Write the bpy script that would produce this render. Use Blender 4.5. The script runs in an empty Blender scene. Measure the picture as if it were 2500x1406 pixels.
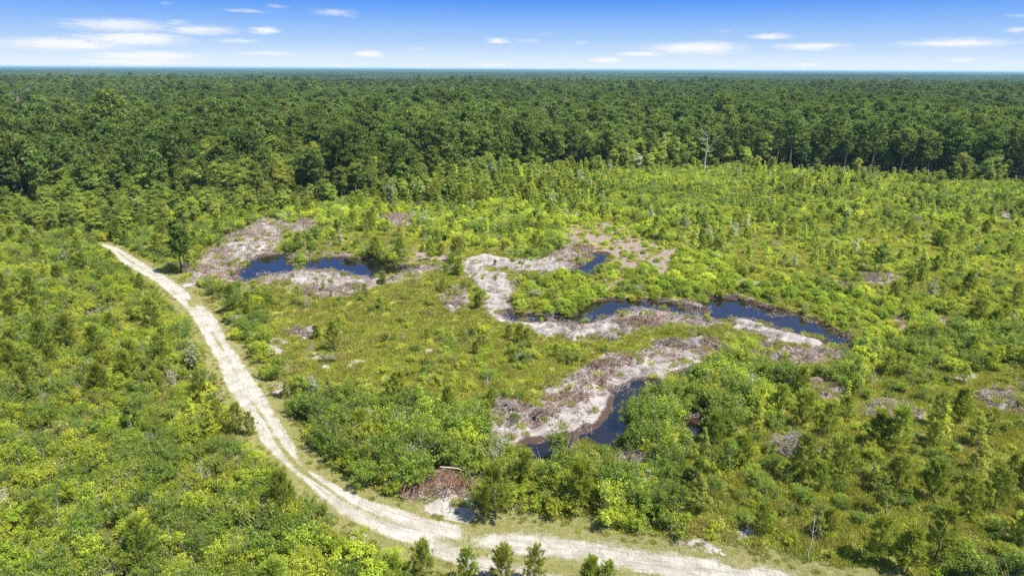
import bpy, math, random
import numpy as np
from mathutils import Vector, Matrix

# ------------------------------------------------------------------ camera, world, sun, exposure
scene = bpy.context.scene
COL = scene.collection
W_, H_, F_ = 2500.0, 1406.0, 1667.0          # photograph frame, focal length in its pixels
CAM_H, PITCH, ROLL = 35.0, math.atan(535/1667), 0.0056
_f = np.array([0, math.cos(PITCH), -math.sin(PITCH)])
_u0 = np.array([0, math.sin(PITCH), math.cos(PITCH)]); _r0 = np.array([1.0, 0, 0])
_r = _r0*math.cos(ROLL) + _u0*math.sin(ROLL); _u = -_r0*math.sin(ROLL) + _u0*math.cos(ROLL)
cam_d = bpy.data.cameras.new('camera'); cam = bpy.data.objects.new('camera', cam_d); COL.objects.link(cam)
cam_d.sensor_width = 36; cam_d.lens = 36*F_/W_; cam_d.clip_start = 0.5; cam_d.clip_end = 90000
M = Matrix(((_r[0], _u[0], -_f[0], 0), (_r[1], _u[1], -_f[1], 0), (_r[2], _u[2], -_f[2], CAM_H), (0, 0, 0, 1)))
cam.matrix_world = M
scene.camera = cam

def ray(px, py):
    return _f + _r*(px-1250)/F_ + _u*(703-py)/F_
def gp(px, py, z=0.0):
    d = ray(px, py); t = (CAM_H-z)/-d[2]
    return (d[0]*t, d[1]*t)
def gpoly(pts, z=0.0): return np.array([gp(x, y, z) for x, y in pts])
def to_px(x, y, z=0.0):
    v = np.stack([x, y, np.zeros_like(x)+z-CAM_H], -1)
    d = np.maximum(v@_f, 1e-3)
    return 1250+F_*(v@_r)/d, 703-F_*(v@_u)/d, d

SUN_EL, SUN_AZ_X, SUN_AZ_Y = math.radians(60), 0.90, -0.43
_n = math.hypot(SUN_AZ_X, SUN_AZ_Y)
sdir = Vector((SUN_AZ_X/_n*math.cos(SUN_EL), SUN_AZ_Y/_n*math.cos(SUN_EL), math.sin(SUN_EL)))
sl = bpy.data.lights.new('sun', 'SUN'); sun = bpy.data.objects.new('sun', sl); COL.objects.link(sun)
sl.energy = 5.0; sl.angle = math.radians(0.5); sl.color = (1.0, 0.95, 0.86)
sun.rotation_euler = sdir.to_track_quat('Z', 'Y').to_euler()

class NT:
    def __init__(s, nt): s.nt = nt
    def n(s, t, inputs=None, **kw):
        nd = s.nt.nodes.new(t)
        for k, v in kw.items(): setattr(nd, k, v)
        for k, v in (inputs or {}).items():
            if isinstance(v, bpy.types.NodeSocket): s.nt.links.new(v, nd.inputs[k])
            else: nd.inputs[k].default_value = v
        return nd
    def m(s, op, a, b=0.0, c=0.0, clamp=False):
        return s.n('ShaderNodeMath', {0: a, 1: b, 2: c}, operation=op, use_clamp=clamp).outputs[0]
    def ss(s, v, a, b, lo=0.0, hi=1.0):
        return s.n('ShaderNodeMapRange', {0: v, 1: a, 2: b, 3: lo, 4: hi}, interpolation_type='SMOOTHSTEP').outputs[0]
    def mix(s, f, a, b, blend='MIX'):
        nd = s.nt.nodes.new('ShaderNodeMix'); nd.data_type = 'RGBA'; nd.blend_type = blend
        for i, v in ((0, f), (6, a), (7, b)):
            if isinstance(v, bpy.types.NodeSocket): s.nt.links.new(v, nd.inputs[i])
            else: nd.inputs[i].default_value = v if i == 0 else (tuple(v)+(1,))[:4]
        return nd.outputs[2]
    def noise(s, vec, scale, detail=2, rough=0.5, dist=0.0):
        return s.n('ShaderNodeTexNoise', {'Vector': vec, 'Scale': scale, 'Detail': detail, 'Roughness': rough, 'Distortion': dist}).outputs[0]
    def attr(s, name): return s.n('ShaderNodeAttribute', attribute_name=name).outputs['Fac']
    def link(s, a, b): s.nt.links.new(a, b)

world = bpy.data.worlds.new('World'); scene.world = world; world.use_nodes = True
wt = NT(world.node_tree)
for n in list(world.node_tree.nodes): world.node_tree.nodes.remove(n)
tc = wt.n('ShaderNodeTexCoord').outputs['Generated']
sx = wt.n('ShaderNodeSeparateXYZ', {0: tc})
dx, dy, dz = sx.outputs
zc = wt.m('MAXIMUM', dz, 0.0)
# the deep blue that stands close above the horizon in the photograph: sky looked up higher than the ray
lift = wt.m('MULTIPLY', wt.m('SUBTRACT', 1.0, wt.m('EXPONENT', wt.m('MULTIPLY', zc, -1/0.10))), 0.85)
z2 = wt.m('ADD', wt.m('ADD', zc, lift), 0.02)
sv = wt.n('ShaderNodeVectorMath', {0: wt.n('ShaderNodeCombineXYZ', {0: dx, 1: dy, 2: z2}).outputs[0]}, operation='NORMALIZE').outputs[0]
sky = wt.n('ShaderNodeTexSky', {'Vector': sv}, sky_type='NISHITA', sun_disc=False, sun_elevation=SUN_EL,
           sun_rotation=math.atan2(SUN_AZ_X, SUN_AZ_Y), altitude=0, air_density=1.0, dust_density=0.6, ozone_density=2.2).outputs[0]
hsv = wt.n('ShaderNodeHueSaturation', {'Hue': 0.5, 'Saturation': 1.15, 'Value': 1.0, 'Color': sky}).outputs[0]
el = wt.m('MULTIPLY', wt.m('ARCSINE', dz), 57.2958)
az = wt.m('MULTIPLY', wt.m('ARCTAN2', dx, dy), 57.2958)
SKS, EXPO = 0.11, 1.0
q_ = 1/(SKS*2**EXPO)
ramp = wt.n('ShaderNodeValToRGB', {0: wt.m('DIVIDE', el, 14.0)})
cr = ramp.color_ramp
while len(cr.elements) < 6: cr.elements.new(0.5)
for e, (p, c) in zip(cr.elements, [(0.0, (.84, .92, 1.0)), (.05, (.70, .84, .99)), (.143, (.44, .65, .97)), (.264, (.23, .47, .96)), (.375, (.085, .31, .93)), (1.0, (.05, .22, .80))]):
    e.position = p; e.color = (*c, 1)
low = wt.n('ShaderNodeVectorMath', {0: ramp.outputs[0], 1: (q_, q_, q_)}, operation='MULTIPLY').outputs[0]
skyc = wt.mix(wt.ss(el, 9.0, 24.0, 1.0, 0.0), hsv, low)
# wisps of fair weather cloud
azel = wt.n('ShaderNodeCombineXYZ', {0: az, 1: el, 2: 0.0}).outputs[0]
nv = wt.n('ShaderNodeVectorMath', {0: azel, 1: (0.35, 2.2, 1.0)}, operation='MULTIPLY').outputs[0]
n1 = wt.n('ShaderNodeTexNoise', {'Vector': nv, 'Scale': 1.0, 'Detail': 5, 'Roughness': 0.6})
off = wt.n('ShaderNodeVectorMath', {0: n1.outputs['Color'], 1: (0.5, 0.5, 0.5)}, operation='SUBTRACT').outputs[0]
off2 = wt.n('ShaderNodeVectorMath', {0: off, 1: (2.2, 0.4, 0.0)}, operation='MULTIPLY').outputs[0]
cpos = wt.n('ShaderNodeVectorMath', {0: azel, 1: off2}, operation='ADD').outputs[0]
def azel_of(px, py):
    d = ray(px, py); d = d/np.linalg.norm(d)
    return math.degrees(math.atan2(d[0], d[1])), math.degrees(math.asin(d[2]))
# x, y, half width, half height (photo pixels), strength
CLOUDS = [(290,62,125,13,.8),(250,60,75,10,.5),(155,108,140,13,1),(330,95,125,14,1),(230,90,80,7,.6),(365,138,118,10,1),(330,153,150,7,.9),
 (490,74,80,10,.8),(440,56,30,6,.5),(640,75,32,8,.9),(578,100,52,5,.6),(597,28,50,4,.55),(680,17,28,5,.4),(820,32,50,8,.55),(855,38,25,5,.4),
 (655,132,62,5,.75),(900,132,30,7,1),(400,9,14,4,.35),(1215,101,26,6,.9),(1292,101,28,6,.45),(1420,104,14,4,.5),(1015,119,20,4,.35),
 (1558,133,48,6,.9),(1695,118,100,12,1),(1730,110,70,8,.7),(1480,148,34,6,.9),(1875,90,44,6,.85),(1770,77,14,4,.35),(1980,114,84,8,.9),(1915,117,40,5,.5),
 (2335,106,128,9,.9),(2390,102,60,7,.6),(2480,74,30,6,.7),(2480,39,30,4,.4),(2348,147,32,5,.7),(1967,158,36,4,.7),(1885,158,14,4,.4),(1205,160,34,5,.6),
 (1330,166,30,4,.5),(1770,161,16,4,.5),(1035,161,20,4,.5),(835,161,30,4,.6),(60,157,110,4,.5),(2470,155,30,4,.5),(1340,85,20,4,.2),(130,126,30,4,.3),(1740,128,60,6,.6)]
acc = None
for (x, y, a, b, s) in CLOUDS:
    ca, ce = azel_of(x, y); ra = abs(azel_of(x+a, y)[0]-azel_of(x-a, y)[0])/2*1.15; re = abs(azel_of(x, y+b)[1]-azel_of(x, y-b)[1])/2*1.25
    q = wt.n('ShaderNodeVectorMath', {0: cpos, 1: (1/ra, 1/re, 0), 2: (-ca/ra, -ce/re, 0)}, operation='MULTIPLY_ADD').outputs[0]
    L = wt.n('ShaderNodeVectorMath', {0: q}, operation='LENGTH').outputs['Value']
    w = wt.n('ShaderNodeMapRange', {0: L, 1: 1.35, 2: 0.35, 3: 0.0, 4: s}).outputs[0]
    acc = w if acc is None else wt.m('MAXIMUM', acc, w)
n2 = wt.noise(nv, 3.6, 6, 0.68)
cl = wt.m('MULTIPLY', acc, wt.ss(wt.m('ADD', n2, wt.m('MULTIPLY', acc, 0.30)), 0.42, 0.78, 0.12, 1.1), clamp=True)
skyc = wt.mix(wt.m('MULTIPLY', cl, 0.93), skyc, (.97*q_, .98*q_, 1.0*q_))
bg = wt.n('ShaderNodeBackground', {'Color': skyc, 'Strength': SKS})
wt.link(bg.outputs[0], wt.n('ShaderNodeOutputWorld').inputs[0])
world.cycles.sampling_method = 'MANUAL'; world.cycles.sample_map_resolution = 512

vs = scene.view_settings
vs.view_transform = 'Standard'; vs.look = 'None'; vs.exposure = EXPO; vs.gamma = 1.0; vs.use_curve_mapping = False
scene.render.engine = 'CYCLES'
cy = scene.cycles
cy.max_bounces = 5; cy.diffuse_bounces = 3; cy.glossy_bounces = 2; cy.transmission_bounces = 3; cy.volume_bounces = 1
cy.transparent_max_bounces = 4; cy.caustics_reflective = False; cy.caustics_refractive = False
cy.sample_clamp_indirect = 4.0
cy.use_denoising = False

# ------------------------------------------------------------------ numpy helpers
RNG = np.random.default_rng(7)
_tab = np.random.default_rng(3).random((256, 256))
def vnoise(x, y):
    xi = np.floor(x).astype(int); yi = np.floor(y).astype(int)
    fx = x-xi; fy = y-yi; fx = fx*fx*(3-2*fx); fy = fy*fy*(3-2*fy)
    a = _tab[xi & 255, yi & 255]; b = _tab[(xi+1) & 255, yi & 255]
    c = _tab[xi & 255, (yi+1) & 255]; d = _tab[(xi+1) & 255, (yi+1) & 255]
    return (a*(1-fx)+b*fx)*(1-fy)+(c*(1-fx)+d*fx)*fy
def fbm(x, y, sc, octv=4, seed=0, gain=0.5):
    s = 0; a = 1; t = 0
    for i in range(octv):
        s = s + a*vnoise(x/sc+seed*17.3+i*5.7, y/sc+seed*9.1+i*3.3); t += a; a *= gain; sc /= 2.03
    return s/t
def sstep(v, a, b):
    t = np.clip((v-a)/(b-a), 0, 1); return t*t*(3-2*t)
def sdist(poly, x, y, lim=6.0):
    """distance to a polygon, positive inside, clipped at -lim"""
    out = np.full(x.shape, -lim)
    mn = poly.min(0)-lim; mx = poly.max(0)+lim
    k = (x > mn[0]) & (x < mx[0]) & (y > mn[1]) & (y < mx[1])
    if not k.any(): return out
    X = x[k]; Y = y[k]; d2 = np.full(X.shape, 1e9); ins = np.zeros(X.shape, bool)
    P = poly; Q = np.roll(poly, -1, 0)
    for (ax, ay), (bx, by) in zip(P, Q):
        ex, ey = bx-ax, by-ay
        t = np.clip(((X-ax)*ex+(Y-ay)*ey)/(ex*ex+ey*ey+1e-9), 0, 1)
        d2 = np.minimum(d2, (X-ax-t*ex)**2+(Y-ay-t*ey)**2)
        c = ((ay > Y) != (by > Y)) & (X < (bx-ax)*(Y-ay)/(by-ay+1e-12)+ax)
        ins ^= c
    d = np.sqrt(d2); out[k] = np.maximum(np.where(ins, d, -d), -lim)
    return out
def inpoly(pts, px, py):
    ins = np.zeros(px.shape, bool); n = len(pts)
    for i in range(n):
        ax, ay = pts[i]; bx, by = pts[(i+1) % n]
        ins ^= ((ay > py) != (by > py)) & (px < (bx-ax)*(py-ay)/((by-ay) or 1e-9)+ax)
    return ins

# ------------------------------------------------------------------ the ground plan, traced on the ground plane
WL = -0.14                                                   # water level
WATER = [
 ('pond', [(597,683),(598,668),(606,652),(626,637),(652,627),(690,625),(702,634),(688,648),(700,653),(735,652),(762,640),(786,632),(820,631),(850,634),(886,637),(926,642),(955,650),(1008,652),(975,663),(944,668),(903,674),(868,671),(862,661),(820,656),(770,655),(720,655),(690,662),(655,669),(622,674),(618,682)],
  'dark tannin pond beside the sand road, sky reflected in it'),
 ('ditch_water', [(1400,668),(1426,650),(1443,640),(1462,628),(1453,620),(1470,622),(1468,638),(1446,650),(1440,668),(1424,674)],
  'small bright blue pool at the foot of the bush-dotted mud flat'),
 ('creek_water', [(1238,765),(1262,772),(1330,774),(1390,776),(1428,770),(1428,752),(1446,744),(1490,738),(1540,738),(1580,738),(1610,740),(1650,752),(1700,768),(1730,768),(1752,762),(1725,742),(1745,735),(1800,735),(1835,748),(1880,760),(1920,770),(1975,785),(2000,800),(2040,818),(2066,838),(2040,840),(2030,828),(1995,820),(1960,808),(1915,800),(1875,788),(1840,776),(1790,772),(1735,776),(1690,770),(1640,760),(1570,748),(1530,752),(1490,762),(1450,778),(1415,784),(1380,782),(1330,780),(1265,778)],
  'long winding ditch of dark water along the spoil bank'),
 ('channel_water', [(1592,936),(1566,938),(1518,962),(1524,990),(1517,1008),(1500,1032),(1480,1050),(1450,1062),(1440,1074),(1468,1090),(1494,1084),(1512,1062),(1522,1042),(1518,1022),(1540,1008),(1552,972),(1565,958),(1592,944)],
  'dark channel between the white sand bank and green thicket'),
 ('puddle_water', [(1672,918),(1700,908),(1722,904),(1715,912),(1690,922)],
  'thin dark puddle at the upper tip of white sand bank'),
 ('puddle_water', [(1295,1100),(1315,1092),(1350,1088),(1390,1085),(1350,1098),(1300,1106)],
  'dark puddle at the lower edge of white sand bank'),
 ('puddle_water', [(1655,1042),(1680,1036),(1710,1044),(1728,1052),(1700,1060),(1668,1056)],
  'dark puddle in brown mud among the thicket'),
]
ROAD_L = [(228,597),(262,606),(294,641),(358,678),(410,716),(457,767),(488,812),(519,870),(546,938),(572,985),(597,1015),(631,1080),(676,1127),(744,1185),(819,1250),(927,1308),(1020,1345),(1150,1400),(1330,1440),(1550,1480),(1900,1560),(2400,1700)]
ROAD_R = [(246,592),(290,604),(341,634),(403,672),(446,702),(522,767),(553,818),(597,880),(632,934),(664,985),(698,1039),(734,1095),(771,1144),(850,1196),(920,1222),(1010,1248),(1110,1272),(1200,1288),(1390,1302),(1670,1352),(2060,1408),(2600,1530)]
SAND = [ # bright quartz sand
 [(1205,1040),(1290,1052),(1360,1020),(1420,990),(1500,950),(1530,915),(1600,890),(1700,878),(1725,888),(1690,908),(1600,932),(1530,960),(1508,1010),(1480,1046),(1430,1075),(1350,1086),(1230,1092),(1205,1070)],
 [(1330,960),(1350,945),(1400,942),(1440,955),(1480,930),(1560,890),(1600,870),(1640,880),(1560,930),(1500,960),(1430,980),(1360,980)],
 [(1240,778),(1330,782),(1440,786),(1500,765),(1560,755),(1590,770),(1560,800),(1480,812),(1440,826),(1330,824),(1290,805)],
 [(1790,782),(1830,778),(1900,800),(1960,815),(2030,840),(1990,852),(1900,840),(1840,812),(1790,805)],
 [(1120,655),(1160,650),(1215,668),(1252,686),(1240,740),(1232,768),(1255,790),(1205,776),(1185,755),(1182,715),(1140,675)],
 [(1120,640),(1170,625),(1280,635),(1330,628),(1395,650),(1440,660),(1400,668),(1290,664),(1200,652),(1130,655)],
 [(700,668),(780,665),(850,672),(940,682),(905,692),(830,700),(770,700),(710,690)],
 [(440,700),(462,688),(480,680),(500,684),(480,694),(450,704)],
 [(640,850),(664,824),(700,830),(698,862),(660,868)],[(715,820),(770,800),(780,810),(730,832)],
 [(740,862),(768,856),(776,872),(745,878)],[(850,892),(880,880),(905,885),(870,905)],[(775,888),(810,884),(815,896),(785,900)],
 [(1080,730),(1110,735),(1135,755),(1105,758),(1082,744)],[(1030,852),(1070,850),(1075,860),(1040,865)],
 [(1026,1230),(1084,1222),(1166,1212),(1168,1254),(1140,1290),(1080,1275),(1040,1258)],
 [(2100,680),(2150,682),(2192,690),(2160,697),(2110,690)],[(2210,632),(2245,630),(2250,637),(2215,637)],[(2410,518),(2450,514),(2500,522),(2470,532),(2415,528)],
 [(2310,918),(2380,912),(2400,924),(2330,930)],[(2430,945),(2470,945),(2485,960),(2440,960)],[(2100,1035),(2130,1040),(2160,1055),(2110,1052)],[(1740,1170),(1775,1190),(1785,1212),(1760,1210)],
 [(2390,676),(2420,672),(2420,682),(2395,684)],[(1685,890),(1720,880),(1735,895),(1700,900)],[(670,945),(720,935),(725,948),(690,965)],
 [(640,545),(665,555),(700,560),(680,580),(640,570)],[(560,600),(610,590),(660,600),(655,618),(610,640),(580,640)],[(2290,990),(2330,985),(2330,1000),(2295,1003)],
 [(1640,835),(1700,828),(1715,850),(1665,860)],[(1560,845),(1600,838),(1605,850),(1570,856)],[(1780,1300),(1830,1290),(1840,1310),(1790,1330)],[(1650,1325),(1740,1330),(1760,1350),(1690,1345)]]
PEAT = [ # brown broken peat and roots
 [(465,668),(510,612),(545,590),(600,555),(650,535),(720,545),(700,580),(665,610),(700,620),(760,615),(850,618),(900,630),(960,645),(1060,650),(1110,655),(1000,668),(960,690),(900,700),(850,725),(780,725),(770,705),(700,690),(620,690),(540,685),(470,680)],
 [(740,540),(780,536),(790,550),(750,565),(700,575)],[(920,528),(960,520),(1010,530),(1000,560),(960,548)],
 [(1185,765),(1240,745),(1250,690),(1262,700),(1250,760),(1430,762),(1500,735),(1600,733),(1730,750),(1720,730),(1790,722),(1860,745),(1990,780),(2080,832),(2110,860),(2060,850),(1950,800),(1800,775),(1650,765),(1560,765),(1450,790),(1250,785)],
 [(1500,770),(1560,752),(1640,765),(1700,775),(1760,790),(1700,800),(1620,795),(1560,812),(1500,812)],
 [(1300,790),(1420,800),(1400,830),(1320,825)],
 [(1195,1010),(1250,985),(1330,985),(1400,910),(1480,860),(1560,850),(1700,830),(1760,840),(1730,870),(1600,900),(1500,960),(1400,1010),(1300,1060),(1210,1080),(1195,1040)],
 [(1370,610),(1400,590),(1440,600),(1465,615),(1460,640),(1420,670),(1380,672),(1330,650),(1340,620)],
 [(1010,1200),(1060,1150),(1120,1150),(1180,1170),(1170,1215),(1080,1225),(1020,1232)],
 [(1640,1020),(1690,990),(1750,1020),(1745,1060),(1690,1070),(1640,1055)],
 [(500,650),(560,640),(600,660),(590,690),(530,686)],[(1480,1085),(1540,1080),(1600,1120),(1590,1145),(1530,1150),(1490,1110)],
 [(1070,720),(1130,700),(1150,740),(1120,765),(1075,750)],[(700,815),(770,795),(780,812),(710,830)],[(1980,920),(2060,940),(2070,980),(2000,960)],
 [(2030,690),(2075,695),(2085,712),(2040,710)],[(2090,670),(2180,670),(2190,690),(2110,690)],[(2100,985),(2180,975),(2260,1000),(2240,1030),(2130,1020)],
 [(2380,960),(2480,950),(2500,1010),(2400,1010)],[(1840,840),(1960,852),(2060,850),(2060,875),(1960,885),(1880,870)],[(1870,1075),(1960,1080),(1975,1110),(1890,1120)]]
GREY = [ # pinkish grey dried mud between round bushes
 [(1375,556),(1430,545),(1500,546),(1550,554),(1580,590),(1660,616),(1630,645),(1560,668),(1480,664),(1470,640),(1440,630),(1372,618)],
 [(1400,772),(1430,745),(1480,728),(1560,725),(1640,735),(1700,738),(1760,738),(1740,755),(1640,752),(1500,740),(1440,752)],[(1460,700),(1520,680),(1560,700),(1500,715)],[(1590,655),(1640,650),(1650,670),(1600,680)],
 [(1790,685),(1880,686),(1895,698),(1840,706),(1795,700)],[(2170,760),(2210,765),(2212,800),(2190,812)],
 [(2280,770),(2330,775),(2335,800),(2290,795)],[(960,600),(1090,625),(1110,640),(1000,628)],[(860,700),(900,700),(900,712),(862,712)]]
WATERg = [(n, gpoly(p, WL), l) for n, p, l in WATER]
SANDg = [gpoly(p) for p in SAND]; PEATg = [gpoly(p) for p in PEAT]; GREYg = [gpoly(p) for p in GREY]

def densify(A, n=12):
    A = np.array(A, float); out = []
    k = len(A)
    for i in range(k-1):                                   # Catmull-Rom
        p0 = A[max(i-1, 0)]; p1 = A[i]; p2 = A[i+1]; p3 = A[min(i+2, k-1)]
        for t in np.linspace(0, 1, n, endpoint=False):
            out.append(0.5*((2*p1)+(-p0+p2)*t+(2*p0-5*p1+4*p2-p3)*t*t+(-p0+3*p1-3*p2+p3)*t**3))
    out.append(A[-1]); return np.array(out)
RLg = densify([gp(*p) for p in ROAD_L]); RRg = densify([gp(*p) for p in ROAD_R])
ROADg = np.concatenate([RLg, RRg[::-1]])[::1]
ROADg_s = np.concatenate([RLg[::4], RRg[::-4]])

def masks(x, y):
    """surface masks and height of the land at x, y"""
    wx = x+(fbm(x, y, 2.6, 3, 1)-.5)*2.6; wy = y+(fbm(x, y, 2.6, 3, 2)-.5)*2.6
    wsx = x+(fbm(x, y, 1.5, 3, 3)-.5)*1.0; wsy = y+(fbm(x, y, 1.5, 3, 4)-.5)*1.0
    def mx(polys, a, b):
        m = np.zeros(x.shape)
        for p in polys: m = np.maximum(m, sstep(sdist(p, wx, wy), a, b))
        return m
    sand = mx(SANDg, -0.7, 0.9); peat = mx(PEATg, -0.9, 1.0); grey = mx(GREYg, -0.8, 0.8)
    wd = np.full(x.shape, -6.0)
    for _, p, _ in WATERg: wd = np.maximum(wd, sdist(p, wsx, wsy))
    rd = sdist(ROADg_s, x, y, 8.0)
    bank = sstep(wd, -2.2, -0.4)
    wet = sstep(wd, -2.5, -1.1)
    road = sstep(rd, -1.2, 0.3)
    h = (fbm(x, y, 22, 3, 5)-.5)*0.9 + (fbm(x, y, 3.0, 3, 6)-.5)*0.22
    rough = np.maximum(mx(SANDg[:6], -.7, .9), peat)*np.where(y < 48, .3, 1)
    ridg = 1-np.abs(fbm(x, y, 2.4, 4, 8, .6)*2-1)
    h = h + rough*(1-sstep(wd, -4.5, -.8)*.93)*((ridg-.55)*1.25+(fbm(x, y, .9, 3, 9)-.5)*1.1+.05)
    far = sstep(np.hypot(x, y), 250, 600)
    h = h*(1-far)
    k = np.maximum(bank, 0)
    h = h*(1-k*.92)
    h = h - 1.0*sstep(wd, -1.55, .9) - 0.0*k
    h = h*(1-road) + road*((fbm(x, y, 22, 3, 5)-.5)*0.9+(fbm(x, y, 1.2, 3, 11)-.5)*.06)
    return dict(sand=sand, peat=peat, grey=grey, wet=wet, road=sstep(rd, -3.2, -0.3), rd=rd, wd=wd, h=h)

# ------------------------------------------------------------------ materials
def newmat(name):
    m = bpy.data.materials.new(name); m.use_nodes = True
    for n in list(m.node_tree.nodes): m.node_tree.nodes.remove(n)
    return m, NT(m.node_tree)

def leafmat(name, a, b, tip, tr=0.35, trc=None, var=0.5, gloss=0.012):
    """a, b: the two ends of the plant-to-plant colour; tip: colour of fresh leaves"""
    m, t = newmat(name)
    rnd = t.n('ShaderNodeObjectInfo').outputs['Random']
    lv = t.attr('lv')
    pos = t.n('ShaderNodeNewGeometry').outputs['Position']
    big = t.noise(pos, 0.035, 3, 0.6)
    c = t.mix(t.m('ADD', t.m('MULTIPLY', rnd, 0.75), t.m('MULTIPLY', t.ss(big, .35, .65), 0.25)), a, b)
    c = t.mix(t.ss(lv, 0.55, 1.0, 0, 0.8), c, tip)
    r2 = t.m('FRACT', t.m('MULTIPLY', rnd, 37.7))
    val = t.m('MULTIPLY', t.m('ADD', 1-var/2, t.m('MULTIPLY', r2, var)), t.ss(t.m('FRACT', t.m('MULTIPLY', lv, 7.3)), 0, 1, .72, 1.25))
    mp = t.n('ShaderNodeVectorMath', {0: pos, 1: (.0011, .0055, 0)}, operation='MULTIPLY').outputs[0]
    if name == 'meadow_grass':
        c = t.mix(t.ss(t.noise(pos, .16, 4, .65), .48, .66, 0, .65), c, (.33,.27,.10)); c = t.mix(t.ss(t.noise(pos, .3, 3, .6), .52, .7, 0, .6), c, (.15,.24,.03))
    val = t.m('MULTIPLY', val, t.ss(t.noise(mp, 1.0, 3, .6), .38, .62, .72, 1.3))
    r3 = t.m('FRACT', t.m('MULTIPLY', rnd, 91.3))
    c = t.n('ShaderNodeHueSaturation', {'Hue': t.m('ADD', 0.475, t.m('MULTIPLY', r3, 0.036)), 'Saturation': .99, 'Value': val, 'Color': c}).outputs[0]
    d = t.n('ShaderNodeBsdfDiffuse', {'Color': c}).outputs[0]
    tc_ = t.mix(0.7, c, trc or (0.30, 0.36, 0.02), 'MIX')
    tl = t.n('ShaderNodeBsdfTranslucent', {'Color': tc_}).outputs[0]
    s = t.n('ShaderNodeMixShader', {0: tr, 1: d, 2: tl}).outputs[0]
    g = t.n('ShaderNodeBsdfGlossy', {'Color': (1, 1, 1, 1), 'Roughness': 0.45}).outputs[0]
    s = t.n('ShaderNodeMixShader', {0: gloss, 1: s, 2: g}).outputs[0]
    t.link(s, t.n('ShaderNodeOutputMaterial').inputs[0])
    return m

def plainmat(name, a, b, scale=3.0, rough=0.9, gl=False):
    m, t = newmat(name)
    tco = t.n('ShaderNodeTexCoord').outputs['Object']
    f = t.noise(tco, scale, 4, 0.65)
    rnd = t.n('ShaderNodeObjectInfo').outputs['Random']
    c = t.mix(t.ss(f, .3, .7), a, b)
    c = t.n('ShaderNodeHueSaturation', {'Hue': .5, 'Saturation': 1.0, 'Value': t.m('ADD', .75, t.m('MULTIPLY', rnd, .5)), 'Color': c}).outputs[0]
    d = t.n('ShaderNodeBsdfDiffuse', {'Color': c, 'Roughness': 0.5}).outputs[0]
    t.link(d, t.n('ShaderNodeOutputMaterial').inputs[0])
    return m

MAT = {}
MAT['pine'] = leafmat('pine_needles', (.090,.165,.036), (.165,.235,.042), (.25,.32,.06), .3, (.22,.30,.03), .6)
MAT['midpine'] = leafmat('open_pine_needles', (.120,.190,.032), (.170,.240,.040), (.26,.33,.05), .33, (.26,.36,.04))
MAT['farpine'] = leafmat('far_pine_crowns', (.040,.085,.036), (.075,.125,.045), (.12,.18,.06), .2, (.14,.22,.05), .7)
MAT['farbroad'] = leafmat('far_leafy_crowns', (.050,.100,.036), (.110,.165,.048), (.16,.22,.06), .2, (.18,.26,.05), .7)
MAT['ypine'] = leafmat('young_pine_needles', (.185,.280,.032), (.320,.390,.045), (.48,.52,.07), .36, (.46,.54,.05))
MAT['broad'] = leafmat('broad_leaves', (.078,.150,.030), (.220,.275,.036), (.32,.37,.05), .36, (.36,.46,.04), .8)
MAT['shrub'] = leafmat('shrub_leaves', (.215,.335,.022), (.410,.475,.030), (.56,.61,.055), .33, (.56,.66,.04), .6)
MAT['dshrub'] = leafmat('dark_shrub_leaves', (.110,.185,.020), (.200,.270,.026), (.30,.40,.05), .36, (.36,.52,.04), .6)
MAT['bush'] = leafmat('round_bush_leaves', (.175,.285,.020), (.290,.350,.026), (.38,.50,.05), .34, (.42,.60,.04), .8)
MAT['sage'] = leafmat('grey_green_leaves', (.220,.280,.130), (.340,.370,.160), (.62,.64,.46), .34, (.46,.54,.20), .5)
MAT['flower'] = leafmat('cream_flowers', (.55,.56,.34), (.64,.63,.42), (.80,.78,.62), .25, (.7,.7,.4), .2)
MAT['sapling'] = leafmat('sapling_leaves', (.170,.260,.035), (.310,.350,.050), (.48,.50,.08), .4, (.54,.62,.05), .6)
MAT['grass'] = leafmat('meadow_grass', (.250,.290,.035), (.350,.360,.055), (.50,.46,.12), .34, (.54,.58,.06), .4)
MAT['bark'] = plainmat('pine_bark', (.10,.075,.055), (.20,.165,.135), 4)
MAT['greystem'] = plainmat('grey_stems', (.22,.20,.17), (.42,.39,.34), 5)
MAT['deadwood'] = plainmat('bleached_dead_wood', (.25,.22,.195), (.46,.42,.37), 6)
MAT['brownwood'] = plainmat('brown_broken_wood', (.085,.055,.042), (.24,.175,.14), 6)
MAT['redbrush'] = plainmat('rusty_dead_brush', (.16,.075,.040), (.30,.17,.10), 5)

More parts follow.
